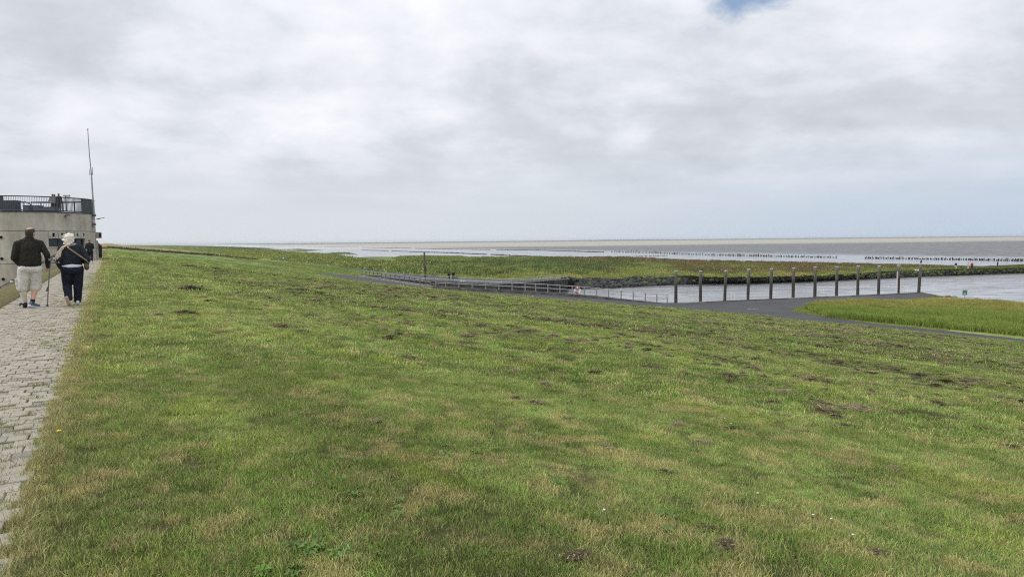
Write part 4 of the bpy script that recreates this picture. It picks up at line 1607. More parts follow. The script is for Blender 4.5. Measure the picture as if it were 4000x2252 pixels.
# tide board on the second last pile
p0, p1, ln = piles[10]
tb = thing('tide_board', p0 + Vector((-.26, -.12, -1)), 'narrow white and red tide board strapped to a mooring pile', 'tide board')
zt = at_depth(3506, 1061, p0.y).z
MB().box((p0.x - .26 + ln.x * .3, p0.y - .12, (zt - 7.4) / 2), (.13, .05, zt + 7.4)).build('board', pm('white enamel', (.74, .70, .72), rough=.4), tb)
for k in range(14):
    MB().box((p0.x - .29 + ln.x * .3, p0.y - .149, zt - .2 - k * .3), (.05, .012, .14)).build('mark', pm('red mark', (.5, .12, .12), rough=.5) if k == 0 else bpy.data.materials['red mark'], tb)
# lamp arm and bird on the last pile
p0, p1, ln = piles[11]
c = at_depth(3583, 1054.5, p0.y)
la_ = thing('quay_lamp', c, 'white floodlight on a short arm fixed to the last mooring pile', 'lamp')
WHITE = pm('white paint', (.78, .78, .75), rough=.45)
MB().box(c + Vector((-.12, -.1, 0)), (.42, .22, .13), Matrix.Rotation(.12, 3, 'Y')).build('housing', WHITE, la_)
MB().tube([c + Vector((.02, -.06, .03)), c + Vector((.2, 0, .08)), c + Vector((.34, .06, 0))], .035, 6).build('arm', WHITE, la_)
BIRD_M = pm('black plumage', (.012, .012, .016), (.03, .03, .036), scale=8, rough=.6)


def bird(name, loc, size, mat, beak, label, cat, rz, group=None, upright=.6):
    th = thing(name, loc, label, cat, group, rz)
    R = Matrix.Rotation(-upright, 3, 'Y')
    m = MB()
    m.ball(R @ Vector((0, 0, 0)) + Vector((0, 0, .40 * size)), (.34 * size, .17 * size, .18 * size), 12, 8, R)
    m.capsule(R @ Vector((.26 * size, 0, .05 * size)) + Vector((0, 0, .40 * size)), Vector((.30 * size, 0, .82 * size)), .10 * size, .07 * size, 8)
    m.ball((.33 * size, 0, .86 * size), (.11 * size, .085 * size, .085 * size), 10, 6)
    m.cyl(R @ Vector((-.25 * size, 0, 0)) + Vector((0, 0, .40 * size)), R @ Vector((-.62 * size, 0, -.04 * size)) + Vector((0, 0, .40 * size)), .09 * size, .05 * size, 8)
    m.local('body', mat, th, True)
    MB().cyl((.42 * size, 0, .86 * size), (.58 * size, 0, .84 * size), .03 * size, .008 * size, 6).local('beak', beak, th)
    for sy in (-1, 1):
        MB().cyl((0, .06 * sy * size, .0), (0, .07 * sy * size, .28 * size), .02 * size, .025 * size, 5).local('leg', beak, th)
        MB().ball(R @ Vector((-.06 * size, .15 * sy * size, .03 * size)) + Vector((0, 0, .40 * size)), (.34 * size, .04 * size, .13 * size), 10, 6, R).local('wing', mat, th, True)
    return th


bird('seabird', p1 + Vector((.08, .02, -.005)), .62, BIRD_M, pm('dark beak', (.06, .05, .04), rough=.5), 'black bird perched on top of the last mooring pile', 'bird', math.radians(55))

# quay ladders
for (x, nm) in [(2617, 'white boarding ladder hoop between the railing end and the first pile'), (2866, 'white boarding ladder hoop between the third and fourth mooring piles'),
                (3216, 'white boarding ladder hoop between the seventh and eighth mooring piles'), (3543, 'white boarding ladder hoop between the eleventh and twelfth mooring piles')]:
    q = P(x, np.interp(x, [k[0] for k in QUAY], [k[1] for k in QUAY]), 8.05)
    n = perp(QP, 2)
    tq = Vector((n.y, -n.x, 0))
    th = thing('quay_ladder', q, nm, 'ladder', 'ladders on the quay')
    lo = q + n * .55
    for k in (-.22, .22):
        a = q + tq * k + n * .12 + UP * .07
        pts = [a, a + UP * .75, a + UP * .93 + n * .07, a + UP * .98 + n * .2, a + UP * .92 + n * .34, a + UP * .6 + n * .45, a + UP * .1 + n * .5, a - UP * 1.4 + n * .5]
        MB().tube(pts, .022, 6).build('handrail', WHITE, th)
    for z in (-.3, -.6, -.9, -1.2):
        MB().cyl(q + tq * -.22 + n * .62 + UP * (z + .07), q + tq * .22 + n * .62 + UP * (z + .07), .018, .018, 6).build('rung', GALV, th)

# lifebuoy on the basin railing
c = (wall_top(2255, KERB, KH, .30))
c = at_depth(2256, 1133.5, c.y - .12)
lb_ = thing('lifebuoy', c, 'red and white lifebuoy hanging on the basin railing', 'lifebuoy')


def arc_torus(R, r, a0, a1, n=20, k=8, flat=.7):
    m = MB()
    for i in range(n + 1):
        a = a0 + (a1 - a0) * i / n
        for j in range(k):
            b = 2 * math.pi * j / k
            rr_ = R + r * math.cos(b)
            m.v.append((rr_ * math.cos(a), r * flat * math.sin(b), rr_ * math.sin(a)))
    for i in range(n):
        for j in range(k):
            m.f.append((i * k + j, i * k + (j + 1) % k, (i + 1) * k + (j + 1) % k, (i + 1) * k + j))
    return m


RED = pm('lifebuoy red', (.55, .035, .04), rough=.45)
arc_torus(.36, .085, 0, 2 * math.pi, 32).local('ring', WHITE, lb_, True)
for a in (250, 55, 130):
    w_ = 75 if a == 250 else 38
    arc_torus(.36, .094, math.radians(a - w_ * .55), math.radians(a + w_ * .55), 10).local('red_band', RED, lb_, True)
MB().box((0, .12, .32), (.34, .06, .16)).local('holder', WHITE, lb_)
MB().tube([(-.3, -.05, .26), (-.1, -.09, .12), (.12, -.09, .14), (.3, -.05, .28)], .014, 5).local('line', WHITE, lb_)

# weathered post, benches, sign, info post
WOOD = pm('weathered timber', (.075, .062, .050), (.17, .15, .125), scale=3.0, rough=.9, bump=.7, bscale=14, stretch=(3, 3, .4))
WOOD_D = pm('rotten timber', (.045, .034, .026), (.10, .08, .062), scale=5.0, rough=.9, bump=.8, bscale=10)
b = P(1662, 1088.5, BH)
t = at_depth(1657, 984.5, b.y)
th = thing('old_timber_post', b, 'tall weathered timber post with a ragged collar beside the promenade', 'post')
m = MB()
hgt = t.z - b.z
m.lathe([(.20, -.1), (.21, hgt * .3), (.20, hgt * .45), (.17, hgt * .62), (.165, hgt * .9), (.185, hgt * .985), (.15, hgt)], 14)
m.v = [(p[0] + (t.x - b.x) * p[2] / hgt + .02 * math.sin(p[2] * 3), p[1], p[2]) for p in m.v]
m.local('shaft', WOOD, th, True)
for k in range(4):
    m = MB()
    z0 = hgt * (.27 + .05 * k)
    m.lathe([(.22, z0), (.27, z0 + .07), (.24, z0 + .2), (.2, z0 + .23)], 9)
    m.v = [(p[0] * random.uniform(.92, 1.1) + (t.x - b.x) * p[2] / hgt, p[1], p[2]) for p in m.v]
    m.local('collar', WOOD_D, th)
MB().box((.2, -.6, .04), (3.6, 2.2, .1)).local('plinth', CONC_L, th)
BENCH = pm('grey bench slats', (.085, .095, .10), (.12, .13, .135), scale=4, rough=.7)
for (x, y, lab) in [(1699, 1088.5, 'empty dark grey bench between the old post and the couple'), (1777, 1099.5, 'dark grey bench in front of the standing couple')]:
    p = P(x, y, BH)
    ang = math.atan2(BW1[4].y - BW1[2].y, BW1[4].x - BW1[2].x)
    th = thing('bench', p + UP * .006, lab, 'bench', 'benches on the promenade', ang)
    for k in range(4):
        MB().box((0, .06 + .02 * k, .58 + .095 * k), (1.42, .035, .085), Matrix.Rotation(.16, 3, 'X')).local('back_slat', BENCH, th)
    for k in range(4):
        MB().box((0, .12 + .105 * k, .44), (1.42, .09, .035)).local('seat_slat', BENCH, th)
    for sx in (-.52, .52):
        m = MB().box((sx, .12, .43), (.06, .06, .86))
        m.box((sx, .42, .21), (.06, .06, .42))
        m.box((sx, .27, .40), (.05, .32, .05))
        m.local('leg', GALV, th)

p = P(3768, 1165.5, 8.1)
th = thing('notice_sign', p, 'two green notice boards on a grey post at the water edge', 'sign')
GRN = pm('sign green', (.012, .085, .062), rough=.45)
TXT = pm('sign print', (.35, .48, .42), rough=.5)
Rz = Matrix.Rotation(.05, 3, 'Z')
s_ = (at_depth(3768, 1132, p.y).z - p.z)
MB().cyl((0, 0, -.3), (0, 0, s_ * .98), .035, .035, 8).local('post', GALV, th)
for zc, hh in ((s_ * .86, .29), (s_ * .56, .28)):
    bo = MB().box((-.02, -.05, zc), (.60, .02, hh)).local('board', GRN, th)
    if zc > .7:
        for q in range(2):
            MB().box((-.02, -.0625, zc + .06 - .10 * q), (.44, .004, .03)).local('print_line', TXT, bo)
    else:
        MB().ball((-.02, -.0625, zc), (.2, .004, .07), 14, 6).local('emblem', TXT, bo)
p = P(1108.5, 1022, 6.92)
th = thing('information_post', p, 'small blue and white topped post where the toe path begins', 'post')
MB().lathe([(.30, 0), (.28, .1), (.25, .85), (.27, .9)], 10).local('pedestal', CONC_L, th)
MB().lathe([(.40, .88), (.44, .95), (.44, 1.35), (.36, 1.5), (.1, 1.56)], 12).local('hood', pm('blue grey hood', (.15, .24, .29), rough=.5), th)
MB().ball((.0, -.38, 1.25), (.2, .08, .2), 12, 8).local('disc', WHITE, th)

# fence across the dike
FEN = thing('dike_fence', W(315.2, 0, float(dike_z(315.2, 0))), 'wire fence on wooden posts crossing the dike before the unmown stretch', 'fence')
FW = pm('fence timber', (.07, .058, .045), (.12, .10, .08), scale=4, rough=.9)
fp = []
for t_ in list(np.linspace(-3, 57, 20)):
    q = W(315.2, t_, float(dike_z(315.2, t_)))
    fp.append(q)
    MB().cyl(q - UP * .1, q + UP * (1.25 if len(fp) % 4 == 1 else 1.1), .09, .08, 7).build('post', FW, FEN)
for h_ in (.45, .75, 1.0):
    MB().tube([q + UP * h_ for q in fp], .012, 4).build('wire', GALV_D, FEN)
q = P(1186, 1019.5, 6.95)
th = thing('marker_stake', q, 'thin grey stake beside the toe path past the blue topped post', 'stake')
MB().cyl(q - UP * .1, q + UP * .9, .07, .06, 6).build('shaft', FW, th)
MB().cyl(q + UP * .9, q + UP * .95, .09, .07, 6).build('cap', GALV_D, th)

# groynes: rows of stakes standing in the shallows
STK = pm('groyne timber', (.018, .016, .015), (.04, .036, .03), scale=3, rough=.85)
stake_me = []
for k in range(4):
    rr = random.Random(k)
    m = MB().cyl((0, 0, -.5), (rr.uniform(-.06, .06), 0, .85 + .1 * k), .20, .17, 7)
    stake_me.append(m.mesh('stake'))
    stake_me[-1].materials.append(STK)
ROWS = [('own', [(2388, 985), (2560, 989), (2700, 995), (2900, 1000), (3272, 1007)], 4.6, 'long row of dark groyne stakes beyond the mooring piles', .78),
        ('own', [(3380, 1009.5), (3710, 1014.5), (4060, 1021)], 5.4, 'row of dark groyne stakes behind the people on the jetty', .85),
        ('one', [(2425, 1002.8), (2520, 1001), (2613, 999)], 5.5, 'short thin row of low stakes in the shallows by the brown marsh', .45),
        ('one', [(1940, 975.6), (2120, 978), (2300, 984), (2358, 985)], 2.6, 'distant groyne row ending short of the long stake row', .75),
        ('one', [(1622, 970.5), (1760, 973), (1915, 975.6)], 2.2, 'distant groyne row behind the old timber post', .7),
        ('one', [(1600, 983.5), (1750, 987.5), (1902, 994)], 3.0, 'dark groyne row just seaward of the reeds', .75),
        ('one', [(1917, 994.5), (2000, 999), (2122, 1003.5)], 3.4, 'dark groyne row running in to the marsh edge', .75),
        ('one', [(1413, 977), (1517, 979.8)], 2.6, 'short low groyne row beside the marsh pools', .7),
        ('one', [(1530, 980.4), (1598, 982.6)], 2.8, 'short groyne row between the pools and the reeds', .7),
        ('one', [(1413, 966.4), (1605, 969.6)], 2.2, 'far low groyne row past the widest gap', .8),
        ('one', [(1266, 963.6), (1401, 966.2)], 2.2, 'far low groyne row seaward of the pools', .8),
        ('one', [(1160, 961.7), (1260, 963.5)], 2.2, 'far low groyne row off the marsh point', .8),
        ('one', [(1078, 960.8), (1154, 961.8)], 2.2, 'very far low groyne row off the grazed marsh', .8),
        ('one', [(1014, 960.0), (1073, 960.6)], 2.2, 'farthest low groyne row off the grazed marsh', .8),
        ('one', [(2678, 1019), (2740, 1021.5)], 6.5, 'few dark stakes at the brown marsh edge', .8)]
rr = random.Random(77)
for mode, pl, step, lab, hh in ROWS:
    xs, ys = [q[0] for q in pl], [q[1] for q in pl]
    root = thing('groyne', P(xs[0], ys[0], WH), lab, 'groyne', 'groynes in the tidal shallows')
    m = MB()
    x = xs[0]
    while x <= xs[-1]:
        p = P(x, np.interp(x, xs, ys), WH)
        k = rr.randrange(4)
        sc_ = hh * rr.uniform(.55, 1.15) * (1 + (.75 * (xs[-1] - x) / (xs[-1] - xs[0]) if mode == 'own' and xs[0] < 2500 else 0))
        wd = rr.uniform(.7, 1.1)
        if mode == 'own':
            o = bpy.data.objects.new('stake', stake_me[k])
            COL.objects.link(o)
            o.parent = root
            o.location = p - root.location
            o.scale = (wd, wd, sc_)
            o.rotation_euler = (rr.gauss(0, .06), rr.gauss(0, .06), rr.uniform(0, 6))
            x += step * rr.uniform(.6, 1.4)
        else:
            e = p + Vector((rr.gauss(0, .05), 0, sc_ * .9))
            m.cyl(p - UP * .4, e, .24 * wd, .2 * wd, 6)
            x += step * rr.uniform(.6, 1.4)
    if mode == 'one':
        m.build('stakes', STK, root, kind='stuff')
    if len(pl) > 2 and step < 3.6 or lab.startswith('far') or lab.startswith('very') or lab.startswith('short low') or lab.startswith('short gro'):
        w_ = MB()
        pts = [P(x, np.interp(x, xs, ys), WH) for x in np.linspace(xs[0], xs[-1], 14)]
        w_.tube([p + UP * .12 for p in pts], .32, 6)
        w_.build('brushwood', STK, root)

# far shore, a smudge on the horizon
m = MB()
for k in range(60):
    x = 2235 + (2620 - 2235) * k / 59
    d = ray(x, 938)
    y = 14200.0
    h_ = 3 + 16 * vnoise(k, 0, 7, 3) * math.sin(math.pi * k / 59)
    m.v += [(d.x * y / d.y, y, WATER_Z - 1), (d.x * y / d.y, y, WATER_Z + h_), (d.x * y / d.y, y + 400, WATER_Z + h_ * .9)]
for k in range(59):
    m.f += [(3 * k, 3 * k + 3, 3 * k + 4, 3 * k + 1), (3 * k + 1, 3 * k + 4, 3 * k + 5, 3 * k + 2)]
m.build('far_shore', pm('far shore land', (.16, .19, .17), rough=.9), kind='structure', label='low far shore on the horizon')

# sheep on the marsh
SHEEP = pm('sheep wool', (.52, .48, .40), (.62, .58, .50), scale=6, rough=.95)
FACE = pm('sheep face', (.20, .17, .14), rough=.9)
LS_ = ['pale sheep grazing the marsh near the dike foot', 'pale sheep grazing apart on the green marsh', 'pale sheep grazing beside the dark marsh grass']
sheep_spots = [(809, 988), (868, 993), (1023, 997.5), (1040, 998.5), (1099, 984.5), (1025, 975), (1033, 975.5), (1145, 978), (1197, 990.5), (1210, 990.5)]
base = None
for i, (x, y) in enumerate(sheep_spots):
    p = P(x, y, 7.75)
    p.z = -6.75
    k = 1.0
    th = thing('sheep', p, 'pale sheep grazing on the far marsh', 'sheep', 'sheep on the marsh', random.uniform(0, 6))
    if base is None:
        m = MB()
        m.ball((0, 0, .62), (.52, .27, .30), 12, 8)
        m.capsule((.42, 0, .68), (.62, 0, .52), .14, .11, 8)
        for sx in (-.3, .3):
            for sy in (-.14, .14):
                m.cyl((sx, sy, 0), (sx, sy, .5), .035, .06, 6)
        base = (m.mesh('body', smooth=True), MB().ball((.68, 0, .42), (.13, .08, .09), 8, 6).mesh('head'))
        base[0].materials.append(SHEEP)
        base[1].materials.append(FACE)
    for me, nm in zip(base, ('body', 'head')):
        o = bpy.data.objects.new(nm, me)
        COL.objects.link(o)
        o.parent = th
# gulls resting at the pool edge
GULL = pm('gull white', (.75, .75, .73), rough=.7)
gm = MB()
gm.ball((0, 0, .22), (.27, .13, .13), 10, 6)
gm.capsule((.2, 0, .28), (.25, 0, .40), .06, .06, 8)
gm.cyl((-.2, 0, .24), (-.42, 0, .26), .06, .02, 6)
gm.cyl((0, .03, 0), (0, .03, .15), .015, .015, 4)
gm.cyl((0, -.03, 0), (0, -.03, .15), .015, .015, 4)
gme = gm.mesh('gull', smooth=True)
gme.materials.append(GULL)
for i in range(34):
    x = random.choice([random.uniform(1236, 1320), random.uniform(1255, 1312), random.uniform(1320, 1385)])
    p = P(x, random.uniform(991.5, 994.5), 8.7)
    p.z = WATER_Z + .0
    o = link('gull', gme, None, None, p, 'white gull resting with the flock by the marsh pools', 'gull', 'gulls resting by the marsh pools')
    o.rotation_euler = (0, 0, random.uniform(0, 6))
# ------------------------------------------------------------------ round concrete building on the crest
WALLC = bpy.data.materials.new('board-marked concrete')
WALLC.use_nodes = True
_n, _l = WALLC.node_tree.nodes, WALLC.node_tree.links
_b = _n['Principled BSDF']
_b.inputs['Roughness'].default_value = .92
_b.inputs['Specular IOR Level'].default_value = .2
_g = _n.new('ShaderNodeNewGeometry')


def _tex(scale, sc, detail=6):
    mp = _n.new('ShaderNodeMapping')
    mp.inputs['Scale'].default_value = sc
    _l.new(_g.outputs['Position'], mp.inputs[0])
    t = _n.new('ShaderNodeTexNoise')
    t.inputs['Scale'].default_value = scale
    t.inputs['Detail'].default_value = detail
    t.inputs['Roughness'].default_value = .6
    _l.new(mp.outputs[0], t.inputs['Vector'])
    return t.outputs[0]


_a1, _a2, _a3 = _tex(.6, (1, 1, .8)), _tex(1.6, (1, 1, .10)), _tex(14, (1, 1, 1))
_r1 = _n.new('ShaderNodeValToRGB')
_r1.color_ramp.elements[0].position = .32
_r1.color_ramp.elements[0].color = (.36, .328, .275, 1)
_r1.color_ramp.elements[1].position = .70
_r1.color_ramp.elements[1].color = (.54, .50, .435, 1)
_l.new(_a1, _r1.inputs[0])
_m1 = _n.new('ShaderNodeMix')
_m1.data_type = 'RGBA'
_m1.blend_type = 'MULTIPLY'
_m1.inputs['Factor'].default_value = .55
_l.new(_r1.outputs[0], _m1.inputs['A'])
_k = _n.new('ShaderNodeMapRange')
for _i, _v in enumerate((.35, .62, .62, 1.15)):
    _k.inputs[_i + 1].default_value = _v
_l.new(_a2, _k.inputs[0])
_l.new(_k.outputs[0], _m1.inputs['B'])
_l.new(_m1.outputs['Result'], _b.inputs['Base Color'])
_bp = _n.new('ShaderNodeBump')
_bp.inputs['Strength'].default_value = .35
_bp.inputs['Distance'].default_value = .03
_l.new(_a3, _bp.inputs['Height'])
_l.new(_bp.outputs[0], _b.inputs['Normal'])
DARKM = pm('anthracite steel', (.034, .039, .047), (.050, .056, .065), scale=3, rough=.5, spec=.4)
BARM = pm('railing bars', (.06, .065, .075), (.10, .105, .115), scale=3, rough=.5, spec=.4)
GLASS = pm('dark window glass', (.012, .017, .026), rough=.08, spec=.6)
HOLE = pm('dark recess', (.012, .012, .012), rough=.9)


def cyl_at(px, py, R=BR):
    d = ray(px, py)
    h = math.hypot(d.x, d.y)
    ux, uy = d.x / h, d.y / h
    along = BC.x * ux + BC.y * uy
    off2 = BC.x ** 2 + BC.y ** 2 - along ** 2
    k = along - math.sqrt(max(R * R - off2, 0.0))
    return Vector((ux * k, uy * k, CAMZ + d.z / h * k))


def ang(p):
    return math.atan2(p.y - BC.y, p.x - BC.x)


def on(a, R, z):
    return Vector((BC.x + R * math.cos(a), BC.y + R * math.sin(a), z))


Z_TOP = cyl_at(200, 830).z
Z_S1 = cyl_at(260, 902.5).z
Z_S2 = cyl_at(30, 1031).z
Z_RAIL = cyl_at(200, 769).z
ZW1, ZW0 = cyl_at(260, 932).z, cyl_at(260, 963).z
AW0, AW1 = ang(cyl_at(190, 945)), ang(cyl_at(331, 945))
BLD = thing('round_building', Vector((BC.x, BC.y, -4.2)), 'round grey concrete building with a railed roof terrace on the dike', 'building')


def arc(a0, a1, step=.05):
    n = max(2, int(abs(a1 - a0) / step) + 1)
    return list(np.linspace(a0, a1, n))


def ring(name, z0, z1, R, mat, holes=None, full=True):
    A = sorted(set([round(x, 5) for x in np.linspace(-math.pi, math.pi, 97)] + ([AW0, AW1] if holes else [])))
    Zs = [z0, z1] if not holes else [z0, ZW0, ZW1, z1]
    m = MB()
    for a in A:
        for z in Zs:
            m.v.append(tuple(on(a, R, z)))
    k = len(Zs)
    for i in range(len(A) - 1):
        mid = (A[i] + A[i + 1]) / 2
        for j in range(k - 1):
            if holes and j == 1 and min(AW0, AW1) < mid < max(AW0, AW1):
                continue
            m.f.append((i * k + j, (i + 1) * k + j, (i + 1) * k + j + 1, i * k + j + 1))
    return m.build(name, mat, BLD, smooth=False)


ring('wall_ring', -5.2, Z_S2 - .02, BR, WALLC)
ring('wall_ring', Z_S2 + .02, Z_S1 - .02, BR, WALLC, True)
ring('wall_ring', Z_S1 + .02, Z_TOP, BR, WALLC)
for z in (Z_S1, Z_S2):
    ring('wall_joint', z - .04, z + .04, BR - .03, pm('joint shadow gap', (.06, .055, .05), rough=.95) if z == Z_S1 else bpy.data.materials['joint shadow gap'])
m = MB()
m.lathe([(BR + .004, Z_TOP + .002), (BR + .06, Z_TOP + .01), (BR + .06, Z_TOP + .09), (BR - .2, Z_TOP + .095)], 96, (BC.x, BC.y, 0))
m.build('terrace_slab', DARKM, BLD)
ZF = Z_TOP + .1
# window band
win = MB()
A = arc(AW0, AW1)
lo, hi, dp = ZW0, ZW1, .30
for a in A:
    win.v += [tuple(on(a, BR, lo)), tuple(on(a, BR - dp, lo)), tuple(on(a, BR - dp, hi)), tuple(on(a, BR, hi))]
for i in range(len(A) - 1):
    win.f += [(4 * i, 4 * i + 4, 4 * i + 5, 4 * i + 1), (4 * i + 2, 4 * i + 6, 4 * i + 7, 4 * i + 3)]
e = 4 * (len(A) - 1)
win.f += [(0, 1, 2, 3), (e, e + 3, e + 2, e + 1)]
WIN = win.build('window', WALLC, BLD)
nb = 5
for k in range(4):
    a0, a1 = AW0 + (AW1 - AW0) * (k + .06) / 4, AW0 + (AW1 - AW0) * (k + .94) / 4
    m = MB()
    q = arc(a0, a1)
    for a in q:
        m.v += [tuple(on(a, BR - .2, lo + .05)), tuple(on(a, BR - .2, hi - .05))]
    m.f = [(2 * i, 2 * i + 2, 2 * i + 3, 2 * i + 1) for i in range(len(q) - 1)]
    m.build('pane', GLASS, WIN)
for k in range(5):
    a = AW0 + (AW1 - AW0) * k / 4
    MB().box(on(a, BR - .17, (lo + hi) / 2), (.10, .10, hi - lo), Matrix.Rotation(a, 3, 'Z')).build('mullion', DARKM, WIN)
for z in (lo + .03, hi - .03):
    MB().tube([on(a, BR - .17, z) for a in A], .045, 4).build('frame', DARKM, WIN)
m = MB()
q = arc(AW0 - .012, AW1 + .012)
for a in q:
    m.v += [tuple(on(a, BR + .002, lo - .10)), tuple(on(a, BR + .07, lo - .08)), tuple(on(a, BR + .07, lo)), tuple(on(a, BR - .25, lo + .012))]
m.f = [(4 * i + j, 4 * i + 4 + j, 4 * i + 5 + j, 4 * i + 1 + j) for i in range(len(q) - 1) for j in range(3)]
m.build('sill', WALLC, WIN)
PORTC = pm('pale precast concrete', (.36, .34, .30), (.48, .46, .41), scale=3, rough=.9, bump=.4, bscale=12, coord='World')
# precast blocks with square ports above the window
zb0, zb1 = hi + .03, Z_S1 - .02
for k in range(nb):
    a0, a1 = AW0 + (AW1 - AW0) * (k + .02) / nb, AW0 + (AW1 - AW0) * (k + .98) / nb
    am, w_ = (a0 + a1) / 2, abs(a1 - a0) * BR
    Rm = Matrix.Rotation(am, 3, 'Z')
    c = on(am, BR + .10, (zb0 + zb1) / 2)
    hh = zb1 - zb0
    m = MB()
    hw = w_ * .30
    for sy in (-1, 1):
        m.box(c + Rm @ Vector((0, sy * (w_ / 2 + hw / 2) / 2 + 0, 0)), (.20, (w_ - hw) / 2, hh), Rm)
    hz = hh * .52
    for sz in (-1, 1):
        m.box(c + Vector((0, 0, sz * (hh / 2 + hz / 2) / 2)), (.196, hw, (hh - hz) / 2), Rm)
    blk = m.build('port_block', PORTC, BLD)
    MB().box(c - Rm @ Vector((.055, 0, 0)), (.03, hw * 1.02, hz * 1.02), Rm).build('recess', HOLE, blk)
# portholes down the landward side
for x, y in [(4.5, 927), (8, 1010), (13, 1090)]:
    p = cyl_at(x, y)
    a = ang(p)
    Rm = Matrix.Rotation(a, 3, 'Z')
    m = MB()
    for i in range(20):
        t0 = 2 * math.pi * i / 20
        for rr_, dx in ((.165, 0.0), (.165, .03), (.135, .03), (.135, -.0)):
            m.v.append(tuple(p + Rm @ Vector((dx, rr_ * math.cos(t0), rr_ * math.sin(t0)))))
    for i in range(20):
        j = (i + 1) % 20
        m.f += [(4 * i + q, 4 * j + q, 4 * j + q + 1, 4 * i + q + 1) for q in range(3)]
    ph = m.build('porthole', WALLC, BLD)
    m = MB()
    m.v = [tuple(p + Rm @ Vector((.006, .137 * math.cos(2 * math.pi * i / 20), .137 * math.sin(2 * math.pi * i / 20)))) for i in range(20)]
    m.f = [tuple(range(20))]
    m.build('opening', HOLE, ph)
# sloping handrail with globe lamps
rail = []
for x, y in [(-60, 1156), (0, 1121), (40, 1099), (80, 1076), (130, 1046), (190, 1008), (235, 985)]:
    p = cyl_at(x, y, BR + .12)
    rail.append(p)
HR = MB().tube(rail, .035, 6).build('handrail', DARKM, BLD)
for p in rail[1::2]:
    q = on(ang(p), BR, p.z - .08)
    MB().cyl(p, q, .02, .02, 5).build('bracket', DARKM, HR)
GLOBE = pm('opal glass', (.62, .62, .56), rough=.25, spec=.5)
for x, y in [(46, 1100), (214, 1009)]:
    p = cyl_at(x, y, BR + .18)
    lp = MB().ball(p, .13, 14, 10).build('globe_lamp', GLOBE, BLD, smooth=True)
    MB().lathe([(.09, p.z + .09), (.1, p.z + .13), (.06, p.z + .17)], 10, (p.x, p.y, 0)).build('lamp_cap', DARKM, lp)
    MB().cyl(Vector((p.x, p.y, p.z + .14)), on(ang(p), BR - .02, p.z + .2), .02, .02, 5).build('lamp_arm', DARKM, lp)
# floodlight, arm lamp, camera on the wall
p = cyl_at(255, 845)
a = ang(p)
Rm = Matrix.Rotation(a, 3, 'Z')
fl = MB().box(p + Rm @ Vector((.28, .0, .05)), (.30, .34, .09), Rm @ Matrix.Rotation(-.5, 3, 'Y')).build('floodlight', DARKM, BLD)
MB().box(p + Rm @ Vector((.10, 0, -.02)), (.22, .12, .10), Rm).build('floodlight_arm', DARKM, fl)
MB().box(p + Rm @ Vector((.30, .0, .0)), (.22, .26, .02), Rm @ Matrix.Rotation(-.5, 3, 'Y')).build('lens', GLOBE, fl)
p = cyl_at(360, 864)
a = ang(p)
Rm = Matrix.Rotation(a, 3, 'Z')
cm = MB().box(p + Rm @ Vector((.14, 0, 0)), (.22, .09, .09), Rm).build('wall_camera', WHITE, BLD)
MB().cyl(p, p + Rm @ Vector((.06, 0, -.02)), .03, .03, 6).build('mount', DARKM, cm)
tg = cyl_at(379, 855)
tdir = Vector((tg.x - BC.x, tg.y - BC.y, 0)).normalized()
al = MB().tube([tg + tdir * -.05, tg + tdir * .12 + UP * .0, tg + tdir * .28 + UP * .06], .05, 6).build('arm_lamp', DARKM, BLD)
MB().box(tg + tdir * .42 + UP * .09, (.40, .12, .05), Matrix.Rotation(math.atan2(tdir.y, tdir.x), 3, 'Z') @ Matrix.Rotation(-.22, 3, 'Y')).build('lamp_head', DARKM, al)
# projecting box window at the seaward side, pier and steel stair beside the door
tg = cyl_at(378, 918)
zb_ = (cyl_at(378, 931).z + cyl_at(378, 906).z) / 2
Rm = Matrix.Rotation(math.atan2(tdir.y, tdir.x), 3, 'Z')
bx_ = MB().box(Vector((tg.x, tg.y, zb_)) + tdir * .12, (.55, .8, .56), Rm).build('box_window', WALLC, BLD)
MB().box(Vector((tg.x, tg.y, zb_)) + tdir * .26 + Rm @ Vector((0, -.39, 0)), (.16, .06, .36), Rm).build('recess', HOLE, bx_)
tg = cyl_at(377, 990)
MB().box(Vector((tg.x, tg.y, .8)) + tdir * .0, (.35, .45, 1.95), Rm).build('door_pier', WALLC, BLD)
dp_ = 67.0
cs = [at_depth(x, y, dp_) for x, y in [(376, 946), (398.5, 961), (398.5, 1006), (387, 1006)]]
m = MB()
back = Vector((-.03, .06, 0))
m.add(cs + [c + back for c in cs], [(0, 1, 2, 3), (7, 6, 5, 4), (0, 4, 5, 1), (1, 5, 6, 2), (2, 6, 7, 3), (3, 7, 4, 0)])
ST_ = m.build('stair_guard', DARKM, BLD)
for k in range(6):
    c = cs[3].lerp(cs[1], .1 + .12 * k)
    MB().box(Vector((c.x - .1, c.y + .55, .12 + .17 * k)), (.28, .9, .04)).build('stair_step', DARKM, ST_)
MB().tube([cs[0] + UP * .06, cs[1] + UP * .06], .03, 6).build('stair_rail', DARKM, ST_)
